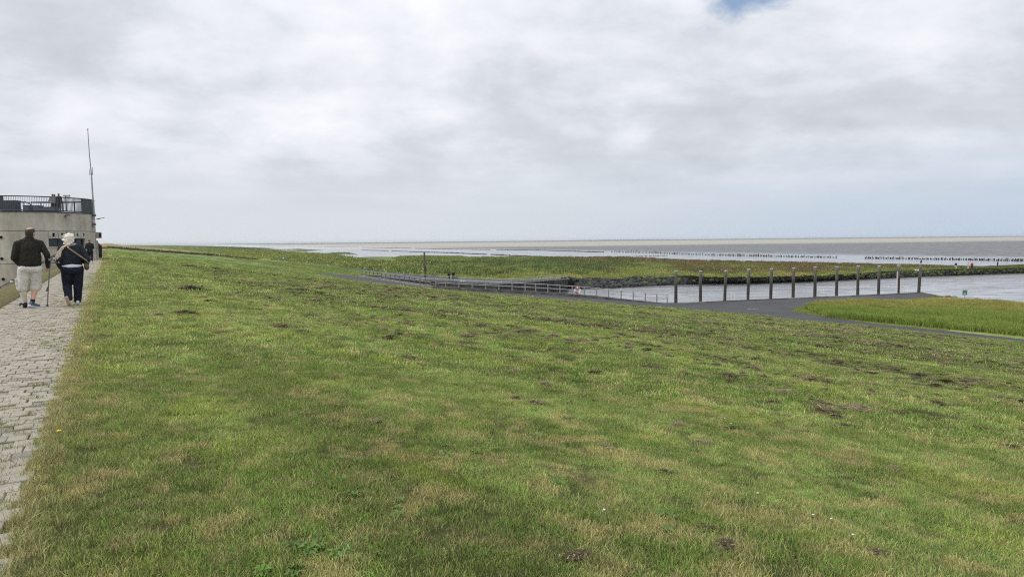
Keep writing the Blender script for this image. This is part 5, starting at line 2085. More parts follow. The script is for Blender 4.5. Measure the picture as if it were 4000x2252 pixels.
# terrace railing
ar, al_ = ang(cyl_at(318, 800)), ang(cyl_at(14, 800))
at_ = ang(cyl_at(378, 800))
RAIL = MB().tube([on(a, BR - .02, Z_RAIL) for a in np.linspace(-math.pi, math.pi, 97)], .05, 6).build('terrace_railing', DARKM, BLD)
MB().tube([on(a, BR - .02, ZF + .06) for a in np.linspace(-math.pi, math.pi, 97)], .055, 6).build('bottom_rail', DARKM, RAIL)
bar = MB().box((0, 0, 0), (.045, .022, Z_RAIL - ZF - .08)).mesh('bar')
bar.materials.append(BARM)
na = int(abs(ar - al_) * BR / .12)
for k in range(na + 1):
    a = al_ + (ar - al_) * k / na
    o = bpy.data.objects.new('bar', bar)
    COL.objects.link(o)
    o.parent = RAIL
    o.location = on(a, BR - .02, (ZF + Z_RAIL) / 2) - BLD.location
    o.rotation_euler = (0, 0, a)
step_ = 1 if ar > al_ else -1
for (a0, a1) in ((ar, ar + step_ * .95), (al_ - step_ * .9, al_)):
    m = MB()
    q = arc(a0, a1)
    for a in q:
        for R_ in (BR - .0, BR - .05):
            m.v += [tuple(on(a, R_, ZF)), tuple(on(a, R_, Z_RAIL))]
    for i in range(len(q) - 1):
        b_ = 4 * i
        m.f += [(b_, b_ + 4, b_ + 5, b_ + 1), (b_ + 2, b_ + 3, b_ + 7, b_ + 6), (b_ + 1, b_ + 5, b_ + 7, b_ + 3)]
    m.build('screen_panel', DARKM, RAIL)
# inner railing, boxes and viewing scope on the terrace
PLANT = pm('blue grey box', (.085, .105, .125), (.11, .13, .15), scale=3, rough=.7)


def terr(px, z, depth):
    d = ray(px, 800)
    return Vector((d.x * depth / d.y, depth, z))


BLK = {(16, 70): 'dark cabinet standing behind the terrace railing', (100, 121): 'blue grey box beside the terrace steps', (138, 160): 'blue grey raised box on the terrace next to the long planter', (160, 222): 'long low blue grey planter on the terrace'}
for (x0, x1), top in zip(BLK, (785, 804, 804.5, 810)):
    a, b = terr(x0, ZF, 61), terr(x1, ZF, 61)
    zt = at_depth((x0 + x1) / 2, top, 61).z
    c = (a + b) / 2
    th = thing('terrace_cabinet' if x0 < 50 else 'terrace_planter', Vector((c.x, c.y, ZF)), BLK[(x0, x1)], 'cabinet' if x0 < 50 else 'planter')
    hh = zt - ZF
    MB().box((0, 0, hh / 2), ((b - a).length, .7, hh)).local('box', DARKM if x0 < 50 else PLANT, th)
    MB().box((0, 0, hh + .02), ((b - a).length + .06, .76, .04)).local('top_board', PLANT, th)
b0 = [terr(x, ZF, 63.5) for x in (122, 160, 200, 245, 290, 318)]
zi = at_depth(200, 788, 63.5).z
th = thing('inner_railing', b0[0], 'low inner steel railing across the roof terrace', 'railing')
for b in b0:
    MB().cyl(b, Vector((b.x, b.y, zi)), .03, .03, 6).build('post', DARKM, th)
MB().tube([Vector((b.x, b.y, zi)) for b in b0], .035, 6).build('rail', DARKM, th)
q0, q1 = terr(72, ZF, 62.3), terr(100, ZF, 62.3)
th = thing('stair_railing', q0, 'dark handrail sloping down the terrace steps', 'railing')
MB().tube([Vector((q0.x, q0.y, at_depth(72, 788, 62.3).z)), Vector((q1.x, q1.y, at_depth(100, 788, 62.3).z)), at_depth(137, 808, 62.3)], .045, 6).build('rail', DARKM, th)
for x, t_ in ((72, 788), (93, 788), (118, 798)):
    b = terr(x, ZF, 62.3)
    MB().cyl(b, Vector((b.x, b.y, at_depth(x, t_, 62.3).z)), .03, .03, 6).build('post', DARKM, th)
b = terr(258.5, ZF, 60.2)
zt = at_depth(258.5, 767, 60.2).z
th = thing('viewing_scope', b, 'grey tubular viewing telescope on a post at the terrace railing', 'telescope')
MB().cyl(b, Vector((b.x, b.y, zt)), .06, .05, 8).build('post', BARM, th)
MB().cyl(at_depth(247.5, 763.5, 60.2), at_depth(272, 765, 60.2), .07, .10, 10).build('tube', GALV, th)
# mast at the seaward side of the building
mb_ = cyl_at(367, 880, BR + .12)
MAST = thing('antenna_mast', Vector((mb_.x, mb_.y, mb_.z)), 'slender grey antenna mast fixed to the wall of the round building', 'mast')
pts = [at_depth(x, y, mb_.y) for x, y in [(367.6, 889), (365.5, 835), (363, 777), (357, 681), (349.5, 607), (342.7, 505)]]
MB().tube(pts[:4], [.075, .075, .07, .06], 8).build('lower_mast', GALV, MAST)
MB().tube(pts[3:], [.05, .042, .032], 8).build('upper_mast', GALV, MAST)
MB().ball(pts[-1], (.07, .07, .05), 10, 6).build('finial', pm('dull red', (.20, .06, .05), rough=.6), MAST)
for dx, z0, z1 in ((-.14, 683, 660), (.12, 683, 653)):
    c = at_depth(356.5, z0, mb_.y)
    d_ = at_depth(356.5, z1, mb_.y)
    an = MB().cyl(c + Vector((dx, 0, 0)), d_ + Vector((dx, 0, 0)), .035, .02, 6).build('antenna', GALV_D, MAST)
    MB().cyl(c + Vector((dx, 0, .1)), c + Vector((0, 0, .1)), .02, .02, 5).build('arm', GALV_D, an)
for y in (842, 876):
    c = at_depth(366.5, y, mb_.y)
    MB().box(c + Vector((0, .06, 0)), (.20, .26, .14)).build('bracket', DARKM, MAST)

# ------------------------------------------------------------------ people
def solid(name, m, voxel, smooth_it=6, wrinkle=0.0, wscale=7.0, seed=0, stretch=(1, 1, 1)):
    """One continuous surface round overlapping rounded volumes."""
    me = m.mesh(name)
    ob = bpy.data.objects.new('tmp', me)
    COL.objects.link(ob)
    rm = ob.modifiers.new('r', 'REMESH')
    rm.mode = 'VOXEL'
    rm.voxel_size = voxel
    sm = ob.modifiers.new('s', 'SMOOTH')
    sm.factor = .5
    sm.iterations = smooth_it
    dg = bpy.context.evaluated_depsgraph_get()
    out = bpy.data.meshes.new_from_object(ob.evaluated_get(dg))
    bpy.data.objects.remove(ob)
    bpy.data.meshes.remove(me)
    if wrinkle > 0:
        off = Vector((seed * 3.1, seed * 1.7, seed))
        nv = len(out.vertices)
        nor = [v.normal.copy() for v in out.vertices]
        for v, n in zip(out.vertices, nor):
            c = Vector((v.co.x * stretch[0], v.co.y * stretch[1], v.co.z * stretch[2]))
            k = mnoise.noise(c * wscale + off) + .5 * mnoise.noise(c * wscale * 2.3 + off)
            v.co += n * (wrinkle * k)
    out.polygons.foreach_set('use_smooth', [True] * len(out.polygons))
    out.name = name
    return out


SKIN = pm('skin', (.50, .30, .22), (.56, .34, .255), scale=9, rough=.55, spec=.35)
SKIN_L = pm('skin of the leg', (.44, .25, .18), (.52, .32, .24), scale=9, rough=.6, spec=.3)
EYE = pm('eye dark', (.03, .025, .02), rough=.2)


def V3(*a):
    return Vector(a)


def hand(m, wrist, elbow, size=1.0, curl=.5, thumb_side=1.0, palm_dir=None):
    """Palm, four fingers of unequal length with a knuckle bend, and a thumb leaving the side of the palm."""
    d = (wrist - elbow).normalized()
    ref = palm_dir or V3(0, 1, 0)
    side = d.cross(ref).normalized()
    front = side.cross(d).normalized()
    c = wrist + d * .055 * size
    m.capsule(wrist - d * .02, wrist + d * .03 * size, .030 * size, .032 * size, 10)
    for k in (-1.5, -.5, .5, 1.5):
        m.capsule(wrist + d * .03 * size + side * k * .014 * size, wrist + d * .085 * size + side * k * .019 * size, .016 * size, .013 * size, 8)
    for k, ln in zip((-1.5, -.5, .5, 1.5), (.062, .075, .07, .052)):
        a = wrist + d * .088 * size + side * k * .020 * size
        b = a + (d * math.cos(curl) + front * math.sin(curl)) * ln * .5 * size
        e = b + (d * math.cos(curl * 2.2) + front * math.sin(curl * 2.2)) * ln * .55 * size
        m.capsule(a, b, .0105 * size, .0095 * size, 8)
        m.capsule(b, e, .0095 * size, .008 * size, 8)
    a = wrist + d * .035 * size + side * thumb_side * .030 * size
    b = a + (d * .5 + side * thumb_side * .55 + front * .6).normalized() * .04 * size
    e = b + (d * .75 + front * .6).normalized() * .032 * size
    m.capsule(a, b, .0135 * size, .0115 * size, 8)
    m.capsule(b, e, .0115 * size, .0095 * size, 8)


def face_parts(m, hc, fwd, up=UP, k=1.0):
    """Head with jaw, nose, brow and ears looking along FWD."""
    right = fwd.cross(up).normalized()
    B = Matrix((right, fwd, up)).transposed()
    m.ball(hc, (.076 * k, .096 * k, .105 * k), 16, 12, B)
    m.ball(hc + fwd * .025 * k - up * .055 * k, (.060 * k, .070 * k, .068 * k), 14, 10, B)
    m.capsule(hc + fwd * .092 * k + up * .004 * k, hc + fwd * .112 * k - up * .030 * k, .010 * k, .016 * k, 8)
    m.capsule(hc + fwd * .085 * k + right * .03 * k + up * .018 * k, hc + fwd * .085 * k - right * .03 * k + up * .018 * k, .014 * k, .014 * k, 8)
    m.capsule(hc + fwd * .083 * k + right * .022 * k - up * .066 * k, hc + fwd * .083 * k - right * .022 * k - up * .066 * k, .011 * k, .011 * k, 8)
    m.ball(hc + fwd * .075 * k - up * .100 * k, (.028 * k, .024 * k, .02 * k), 8, 6, B)
    for sgn in (-1, 1):
        m.ball(hc + right * sgn * .079 * k - fwd * .008 * k - up * .012 * k, (.012 * k, .021 * k, .034 * k), 8, 8, B)
    return right, B


def person(name, loc, rz, label, J, top, bottom, hair, shoes, bulk=1.0, voxel=.012, sleeve='long', leg='long', hem=None, fwd=None, group=None, hairfn=None, headk=1.0, wr=.006, skin=None, handcurl=.7, collar=True, top_hem=.84, pants=1.0, belly=1.0, shoe_dir=None):
    root = thing(name, loc, label, 'person', group, rz)
    skin = skin or SKIN
    g = {k: Vector(v) for k, v in J.items()}
    fwd = (fwd or V3(0, 1, 0)).normalized()
    hc, nb = g['head'], g['neck']
    pel = (g['hip_l'] + g['hip_r']) / 2
    sh = (g['sh_l'] + g['sh_r']) / 2
    b = MB()
    right, B = face_parts(b, hc, fwd, k=headk)
    b.capsule(hc - UP * .05 - fwd * .012, nb - UP * .03, .056 * headk, .064 * headk, 12)
    b.capsule(nb - UP * .12, pel + UP * .12, .082, .10, 12)
    b.capsule(g['sh_l'] - UP * .02, g['sh_r'] - UP * .02, .045, .045, 10)
    b.capsule(g['hip_l'], g['hip_r'], .09, .09, 10)
    for sd in 'lr':
        b.capsule(nb - UP * .09, g['sh_' + sd] - UP * .01, .05, .045, 10)
        b.capsule(g['sh_' + sd], g['el_' + sd], .050, .042, 10)
        b.capsule(g['el_' + sd], g['wr_' + sd], .042, .029, 10)
        if voxel < .02:
            hand(b, g['wr_' + sd], g['el_' + sd], 1.0, handcurl, 1.0 if sd == 'l' else -1.0)
        else:
            d = (g['wr_' + sd] - g['el_' + sd]).normalized()
            b.capsule(g['wr_' + sd], g['wr_' + sd] + d * .09, .036, .030, 8)
            b.capsule(g['wr_' + sd] + d * .03, g['wr_' + sd] + d * .07 + fwd * .05, .02, .018, 6)
        b.capsule(g['hip_' + sd], g['kn_' + sd], .078, .056, 12)
        mid = g['kn_' + sd].lerp(g['an_' + sd], .32) - V3(0, .012, 0)
        b.capsule(g['kn_' + sd], mid, .055, .060 if leg == 'short' else .054, 12)
        b.capsule(mid, g['an_' + sd], .060 if leg == 'short' else .05, .036, 12)
        b.capsule(g['an_' + sd] - UP * .01, g['an_' + sd].lerp(g['toe_' + sd], .8), .036, .028, 10)
    body = link('body', solid('body', b, voxel), skin, root)
    if voxel < .02:
        for sgn in (-1, 1):
            e = MB().ball(hc + fwd * .088 * headk + right * sgn * .031 * headk + UP * .001, .010, 8, 6)
            e.local('eye', EYE, root, True)
    # upper garment
    c = MB()
    k = bulk
    R2 = Matrix((( (g['sh_r'] - g['sh_l']).normalized()), UP.cross((g['sh_r'] - g['sh_l']).normalized()), UP)).transposed()
    rt = (g['sh_r'] - g['sh_l']).normalized()
    half = (g['sh_r'] - g['sh_l']).length / 2
    bot = V3(pel.x, pel.y, top_hem + .09)
    for i in range(11):
        u = i / 10
        cc = (sh - UP * .045).lerp(bot, u)
        wd = np.interp(u, [0, .12, .3, .6, 1], [half * .72, half * .95, .178 * k, .172 * k * belly, .170 * k * belly])
        dp = np.interp(u, [0, .12, .35, .7, 1], [.108, .112 * k ** .8, .118 * k ** .8, .122 * k ** .8 * belly, .108 * k ** .8 * belly])
        dp = min(dp, wd * .95)
        c.capsule(cc - rt * (wd - dp), cc + rt * (wd - dp), dp, dp, 12)
    c.capsule(nb - UP * .09, nb + UP * .012, .105, .078 * headk, 12)
    for sd in 'lr':
        c.capsule(nb - UP * .035, nb.lerp(g['sh_' + sd], .6) - UP * .012, .082, .075, 12)
    for sd in 'lr':
        c.capsule(nb - UP * .075, g['sh_' + sd], .085, .066 * k ** .5, 12)
        c.capsule(g['sh_' + sd], g['el_' + sd], .068 * k ** .6, .058 * k ** .6, 12)
        if sleeve == 'long':
            c.capsule(g['el_' + sd], g['el_' + sd].lerp(g['wr_' + sd], .93), .058 * k ** .6, .045, 12)
    link('top_garment', solid('top_garment', c, voxel * 1.1, 5, wr, 8, 1, (1, 1, 1.6)), top, root)
    # lower garment
    c = MB()
    c.ball(pel + UP * .02, (.158 * pants, .118 * pants, .14), 16, 12, R2)
    c.capsule(g['hip_l'] - V3(0, .035, .02), g['hip_r'] - V3(0, .035, .02), .098 * pants, .098 * pants, 12)
    for sd in 'lr':
        kn, an = g['kn_' + sd], g['an_' + sd]
        c.capsule(g['hip_' + sd], kn if leg == 'long' else g['hip_' + sd].lerp(kn, 1.0), .105 * pants, (.078 if leg == 'long' else .098) * pants, 12)
        if leg == 'long':
            hemp = kn.lerp(an, .97)
            c.capsule(kn, hemp, .078 * pants, .064 * pants, 12)
        else:
            hemp = kn.lerp(an, .06)
            c.capsule(kn, hemp, .098 * pants, .098 * pants, 12)
    link('trousers' if leg == 'long' else 'shorts', solid('trousers', c, voxel * 1.1, 5, wr * 1.2, 7, 5, (1, 1, .8)), bottom, root)
    for q, sd in enumerate('lr'):
        an, toe = g['an_' + sd], g['toe_' + sd]
        sm, so = shoes[q] if isinstance(shoes, list) else shoes
        d = (toe - an)
        d = V3(d.x, d.y, d.z)
        hl = an - d.normalized() * .055 - UP * .0
        c = MB()
        c.capsule(hl - UP * .035, an.lerp(toe, .55) - UP * .018, .040, .043, 12)
        c.capsule(an.lerp(toe, .5) - UP * .012, toe + d.normalized() * .02, .044, .034, 12)
        c.capsule(an - UP * .03, an + UP * .02, .045, .042, 12)
        s_ = link('shoe', solid('shoe', c, max(voxel * .8, .009), 3), sm, root)
        c = MB()
        dn = UP if abs(d.normalized().z) < .6 else V3(0, -1, 0)
        sole_n = (d.normalized().cross(UP).normalized().cross(d.normalized())).normalized()
        c.capsule(hl - sole_n * .062, an.lerp(toe, .6) - sole_n * .052, .034, .040, 10)
        c.capsule(an.lerp(toe, .6) - sole_n * .052, toe + d.normalized() * .025 - sole_n * .022, .040, .032, 10)
        me = solid('sole', c, max(voxel * .8, .009), 2)
        o = link('sole', me, so, s_)
    if hairfn:
        hairfn(root, hc, fwd, right, B, hair, voxel)
    elif hair is not None:
        c = MB()
        c.ball(hc - fwd * .016 * headk + UP * .016 * headk, (.084 * headk, .094 * headk, .104 * headk), 16, 12, B)
        link('hair', solid('hair', c, max(voxel, .012), 2, .006, 25), hair, root)
    return root


def ground_pt(px, py, H=None):
    return P(px, py, H) if H else P(px, py, CAMZ)


def toward(p):
    """Turn that makes local +Y point away from the camera at P."""
    return -math.atan2(p.x, p.y)


KNIT = pm('dark olive knit', (.022, .021, .017), (.040, .038, .031), scale=30, rough=.95, bump=.5, bscale=160, spec=.15)
SHORTC = pm('off white cotton', (.54, .51, .46), (.63, .60, .55), scale=7, rough=.9, bump=.4, bscale=18)
NAVY = pm('navy cloth', (.008, .010, .018), (.016, .019, .032), scale=14, rough=.9, bump=.3, bscale=40, spec=.2)
CHAR = pm('charcoal navy knit', (.020, .023, .031), (.038, .042, .054), scale=26, rough=.95, bump=.5, bscale=150, spec=.15)
BLK_ = pm('black cloth', (.010, .010, .012), (.018, .018, .021), scale=12, rough=.9)
BLUE_S = pm('blue knit shoe', (.05, .10, .18), (.08, .14, .23), scale=30, rough=.8)
SOLE_W = pm('white rubber sole', (.62, .63, .66), rough=.6)
SOLE_T = pm('tan rubber sole', (.40, .28, .20), rough=.7)
CREAM = pm('cream canvas', (.62, .58, .50), rough=.8)
BROWNH = pm('dark brown hair', (.035, .024, .018), (.07, .05, .038), scale=40, rough=.6)

# --- man with the crutch
mp_ = P(122, 1203, CAMZ)
DM = Vector((0.035, 0, 0))
J = dict(head=(.045, .06, 1.672), neck=(.02, .01, 1.525), sh_l=(-.205, -.01, 1.425), sh_r=(.222, .0, 1.425), el_l=(-.285, -.04, 1.125), wr_l=(-.19, .16, .965), el_r=(.330, -.06, 1.165), wr_r=(.335, .07, .885),
         hip_l=(-.105, 0, .885), hip_r=(.115, 0, .885), kn_l=(-.165, .055, .475), kn_r=(.085, .10, .470), an_l=(-.125, .10, .095), an_r=(.0, -.04, .095), toe_l=(-.14, .25, .035), toe_r=(.105, .075, .035))
J = {k: (v[0] + .02, v[1], v[2]) for k, v in J.items()}


def bald_hair(root, hc, fwd, right, B, mat, voxel):
    c = MB()
    for k in range(21):
        a = math.radians(-100 + 200 * k / 20)
        d = (-fwd * math.cos(a) * .104 + right * math.sin(a) * .082)
        for z in (.045, .02, -.005, -.03, -.055, -.075):
            if z < -.02 and abs(a) > 1.35:
                continue
            kk = math.sqrt(max(.05, 1 - ((z + .0) / .118) ** 2))
            c.ball(hc + d * kk * .94 + UP * (z * 1.1 + .018 * (1 - math.cos(a))), .022, 8, 6)
    link('hair', solid('hair', c, .011, 4, .002, 30), mat, root)


man = person('person', mp_ - Vector((0, 0, .0)) + UP * .012, toward(mp_) + .02, 'bald man in dark sweater and white cargo shorts walking with a crutch', J, KNIT, SHORTC, BROWNH, [(BLK_, BLK_), (BLUE_S, SOLE_W)], bulk=1.16, voxel=.011, leg='short',
             fwd=V3(.62, .78, -.02), hairfn=bald_hair, headk=1.12, wr=.007, skin=SKIN, handcurl=1.25, top_hem=.84, pants=1.16, belly=1.12)
# calf wrap on one leg, ankle sock on the other, cargo pockets, all his clothing
BAND = pm('elastic bandage', (.60, .53, .44), (.66, .59, .50), scale=20, rough=.95, bump=.4, bscale=90)
g = {k: Vector(v) for k, v in J.items()}
c = MB()
mid = g['kn_l'].lerp(g['an_l'], .32) - V3(0, .012, 0)
c.capsule(g['kn_l'], mid, .062, .067, 12).capsule(mid, g['an_l'] + UP * .01, .067, .044, 12)
link('leg_bandage', solid('leg_bandage', c, .011, 4), BAND, man)
c = MB()
c.capsule(g['an_r'] + (g['kn_r'] - g['an_r']) * .22, g['an_r'], .047, .046, 12)
link('sock', solid('sock', c, .010, 3), BLK_, man)
for sd, sx in (('l', -1), ('r', 1)):
    kn = g['kn_' + sd]
    c = MB()
    c.box(kn + V3(sx * .088, -.01, .10), (.05, .14, .15))
    c.box(kn + V3(sx * .095, -.01, .17), (.055, .15, .04))
    link('cargo_pocket', solid('cargo_pocket', c, .012, 4, .006, 10), SHORTC, man)
for k in range(5):
    a = k * 1.1
    MB().tube([g['an_l'] + V3(-.04, -.06, -.01), g['an_l'] + V3(-.08 - .02 * math.cos(a), -.07, .02 * math.sin(a)), g['an_l'] + V3(-.11, -.08, .035 * math.sin(a) - .02)], .006, 5).local('shoe_lace', BLK_, man)
# crutch
Mr = Matrix.Rotation(man.rotation_euler.z, 3, 'Z')
tip = P(185, 1197, CAMZ)
hw = man.location + Mr @ (g['wr_r'] + V3(.005, .055, -.075))
top = man.location + Mr @ (g['el_r'].lerp(g['wr_r'], .35) + V3(.03, -.035, .0))
cr_ = thing('crutch', tip, 'grey metal forearm crutch held by the man in white shorts', 'crutch')
CRM = pm('grey aluminium', (.20, .21, .22), (.26, .27, .28), scale=10, rough=.4, metal=.6)
MB().tube([tip + UP * .03, hw + V3(.02, .01, 0)], [.013, .013], 8).build('shaft', CRM, cr_)
MB().tube([tip + UP * .35, tip.lerp(hw, .55)], [.0165, .0165], 8).build('outer_tube', CRM, cr_)
MB().tube([hw + V3(.02, .01, 0), hw.lerp(top, .4) + V3(.03, 0, 0), top + V3(.035, 0, 0)], .013, 8).build('upper_tube', CRM, cr_)
MB().tube([hw + V3(.02, .01, .0), hw + Mr @ V3(-.005, .13, .01)], .018, 8).build('hand_grip', DARKM, cr_)
mm = MB()
for i in range(13):
    a = math.radians(-60 + 300 * i / 12)
    for z in (-.025, .025):
        mm.v.append(tuple(top + V3(-.012 + .064 * math.cos(a), .064 * math.sin(a), z)))
mm.f = [(2 * i, 2 * i + 2, 2 * i + 3, 2 * i + 1) for i in range(12)]
mm.build('cuff', CRM, cr_)
MB().lathe([(.024, 0), (.026, .012), (.018, .05), (.014, .055)], 10, tuple(tip)).build('rubber_foot', DARKM, cr_)

# --- woman with scarf and shoulder bag
wp = P(290, 1192.5, CAMZ)
J = dict(head=(-.025, .03, 1.535), neck=(-.015, .01, 1.405), sh_l=(-.185, -.0, 1.325), sh_r=(.185, .0, 1.325), el_l=(-.275, -.09, 1.035), wr_l=(-.225, .07, .865), el_r=(.305, -.11, 1.045), wr_r=(.235, .14, .985),
         hip_l=(-.105, 0, .825), hip_r=(.105, 0, .825), kn_l=(-.115, .055, .435), kn_r=(.10, .03, .445), an_l=(-.105, -.26, .175), an_r=(.07, .01, .09), toe_l=(-.075, -.215, .045), toe_r=(.075, .16, .035))


def blond_hair(root, hc, fwd, right, B, mat, voxel):
    c = MB()
    c.ball(hc - fwd * .018 + UP * .012, (.105, .112, .118), 16, 12, B)
    c.ball(hc - fwd * .05 - UP * .06 - right * .015, (.10, .07, .10), 12, 10, B)
    c.ball(hc - fwd * .03 - UP * .13 - right * .04, (.085, .06, .06), 12, 10, B)
    rr_ = random.Random(4)
    for k in range(34):
        a = hc + right * rr_.uniform(-.07, .08) - fwd * rr_.uniform(0, .09) + UP * rr_.uniform(-.08, .11)
        b_ = a - right * rr_.uniform(.05, .12) - fwd * rr_.uniform(0, .03) + UP * rr_.uniform(-.04, .035)
        c.capsule(a, b_, .022, .009, 6)
    link('hair', solid('hair', c, .011, 2, .010, 20, 3, (.35, 1, 1.8)), mat, root)


BLOND = pm('pale blond hair', (.66, .60, .48), (.84, .80, .72), scale=26, rough=.6, stretch=(.3, 1, 2.4), spec=.35)
woman = person('person', wp + UP * .012, toward(wp) + .03, 'blond woman in charcoal sweater and navy trousers with a beige scarf', J, CHAR, NAVY, BLOND, [(CREAM, SOLE_T), (CREAM, SOLE_W)], bulk=1.20, voxel=.011, fwd=V3(.10, .99, -.05), hairfn=blond_hair, wr=.006,
               handcurl=1.0, top_hem=.90, pants=1.22, belly=1.05)
g = {k: Vector(v) for k, v in J.items()}
c = MB()
c.capsule((-.085, 0, .875), (.085, 0, .875), .118, .118, 14)
c.ball((0, 0, .90), (.215, .155, .075), 16, 10)
link('shirt_hem', solid('shirt_hem', c, .012, 4, .004, 9), pm('white cotton', (.66, .68, .73), rough=.9), woman)
SCARF = pm('beige scarf', (.58, .47, .36), (.70, .61, .50), scale=14, rough=.95, bump=.6, bscale=40, stretch=(2.5, 1, .6))
SCARF2 = pm('lilac grey scarf', (.17, .17, .26), (.34, .34, .42), scale=10, rough=.95, bump=.5, bscale=40)
c = MB()
for k in range(14):
    a = 6.28 * k / 14
    c.ball((-.015 + .09 * math.cos(a), .01 + .085 * math.sin(a), 1.385 + .015 * math.cos(a)), (.045, .04, .036), 8, 8)
link('neck_scarf', solid('neck_scarf', c, .012, 3, .007, 14), SCARF2, woman)
c = MB()
path_ = [(-.02, -.10, 1.40), (-.10, -.115, 1.375), (-.175, -.115, 1.325), (-.225, -.118, 1.25), (-.255, -.125, 1.17), (-.27, -.13, 1.10)]
for a, b in zip(path_[:-1], path_[1:]):
    for off in (-.045, -.015, .015, .045):
        c.capsule(V3(*a) + V3(off * .9, -.01 * math.cos(off * 60), off * .9), V3(*b) + V3(off * .9, -.01 * math.cos(off * 60), off * .6), .021, .019, 8)
for k in range(6):
    c.capsule(V3(-.315 + .014 * k, -.13, 1.08), V3(-.325 + .014 * k, -.135, 1.01 - .02 * (k % 3)), .012, .007, 6)
link('shoulder_scarf', solid('shoulder_scarf', c, .011, 3, .012, 11, 2, (2, 1, .7)), SCARF, woman)
# shoulder bag
Mw = Matrix.Rotation(woman.rotation_euler.z, 3, 'Z')
bagc = woman.location + Mw @ V3(.285, -.05, .905)
bag = thing('shoulder_bag', bagc, 'small olive brown shoulder bag on a tan strap worn by the blond woman', 'bag', rz=woman.rotation_euler.z)
OLIVE = pm('olive bag leather', (.095, .075, .045), (.16, .13, .08), scale=12, rough=.75, bump=.4, bscale=60)
STRAP = pm('tan strap', (.30, .20, .125), (.36, .25, .16), scale=12, rough=.7)
c = MB()
c.ball((0, .05, 0), (.05, .13, .105), 14, 10)
c.ball((0, .05, -.035), (.055, .135, .075), 14, 10)
link('pouch', solid('pouch', c, .012, 4, .004, 14), OLIVE, bag)
MB().tube([(.045, -.05, .05), (.055, .05, .035), (.045, .15, .05)], .008, 5).local('zip', DARKM, bag)
m = MB()
sp_ = [(-.36, -.07, .46), (-.345, -.125, .42), (-.28, -.145, .36), (-.19, -.150, .285), (-.09, -.150, .20), (.0, -.135, .12), (.035, -.06, .065), (.03, .0, .05)]
for a, p_ in enumerate(sp_):
    t_ = (V3(*sp_[min(a + 1, len(sp_) - 1)]) - V3(*sp_[max(a - 1, 0)])).normalized()
    n_ = V3(-t_.z, 0, t_.x).normalized()
    for s_ in (-1, 1):
        for d_ in (-.012, .004):
            m.v.append(tuple(V3(*p_) + n_ * .013 * s_ + V3(0, d_, 0)))
for a in range(len(sp_) - 1):
    b_ = 4 * a
    m.f += [(b_, b_ + 4, b_ + 6, b_ + 2), (b_ + 1, b_ + 3, b_ + 7, b_ + 5), (b_, b_ + 1, b_ + 5, b_ + 4), (b_ + 2, b_ + 6, b_ + 7, b_ + 3)]
m.local('strap', STRAP, bag)

# --- generic smaller figures
def pose(h=1.75, arms='down', walk=.0, lean=.0, feet=.1):
    k = h / 1.75
    J = dict(head=(0, .03 + lean, 1.635), neck=(0, lean * .8, 1.49), sh_l=(-.185, lean * .7, 1.42), sh_r=(.185, lean * .7, 1.42), el_l=(-.235, -.02, 1.13), wr_l=(-.245, .06, .90), el_r=(.235, -.02, 1.13), wr_r=(.245, .06, .90),
             hip_l=(-.095, 0, .90), hip_r=(.095, 0, .90), kn_l=(-feet, .05 + walk * .7, .49), kn_r=(feet, .03 - walk * .3, .49), an_l=(-feet, walk, .09), an_r=(feet, -walk, .09 + .10 * (walk > .1)), toe_l=(-feet - .01, walk + .15, .035), toe_r=(feet + .01, -walk + .15 - .08 * (walk > .1), .035 + .01 * (walk > .1)))
    if arms == 'front':
        J.update(el_l=(-.25, .02, 1.13), wr_l=(-.10, .24, 1.16), el_r=(.25, .02, 1.13), wr_r=(.10, .24, 1.16))
    if arms == 'hips':
        J.update(el_l=(-.30, -.05, 1.14), wr_l=(-.19, .10, 1.00), el_r=(.30, -.05, 1.14), wr_r=(.19, .10, 1.00))
    if arms == 'rail':
        J.update(el_l=(-.25, .10, 1.17), wr_l=(-.20, .33, 1.12), el_r=(.25, .10, 1.17), wr_r=(.20, .33, 1.12))
    return {a: (v[0] * k, v[1] * k, v[2] * k) for a, v in J.items()}


REDH = pm('red brown hair', (.16, .07, .035), rough=.6)
GREYJ = pm('grey jacket', (.26, .27, .26), (.32, .33, .32), scale=8, rough=.85)
BEIGE = pm('beige jacket', (.50, .43, .34), rough=.85)
REDJ = pm('red jacket', (.40, .018, .028), rough=.8)
WHTT = pm('white trousers', (.68, .68, .66), rough=.85)
NVJ = pm('navy jacket', (.010, .015, .035), rough=.8)
BLKH = pm('black hair', (.012, .011, .012), rough=.5)
SANDH = pm('cropped sandy hair', (.34, .24, .15), rough=.7)
SHW = (WHTT, SOLE_W)
SHB = (BLK_, BLK_)
p = P(353.5, 1030, CAMZ)
person('person', p + UP * .01, toward(p), 'red haired walker in black bending over a phone beside the round building', pose(1.76, 'front', .24, .05), BLK_, NAVY, REDH, (BLK_, SOLE_W), 1.12, .022, fwd=V3(.1, .9, -.4), pants=1.15)
for px, d, h, tp, bt, hr, lab, bulk in [(207.5, 62.8, 1.72, GREYJ, BLK_, BLKH, 'person in a grey jacket leaning at the roof terrace railing', 1.15), (231, 61.9, 1.70, BLK_, BLK_, REDH, 'brown haired person in a long black coat on the roof terrace', 1.12),
                                        (214.5, 64.2, 1.80, NVJ, NAVY, NVJ, 'person in a blue cap standing behind the grey jacket on the terrace', 1.05)]:
    p = terr(px, ZF, d)
    person('person', p, toward(p) + (.5 if tp is GREYJ else -.3), lab, pose(h, 'rail' if tp is GREYJ else 'down'), tp, bt, hr, SHB, bulk, .03, top_hem=.80 if tp is GREYJ else .62)
p = P(1770.5, 1097.2, BH)
person('person', p + UP * .006, toward(p) + 2.6, 'bald man in a black jacket standing behind the promenade bench', pose(1.76, 'hips'), BLK_, BLK_, None, SHB, 1.2, .03)
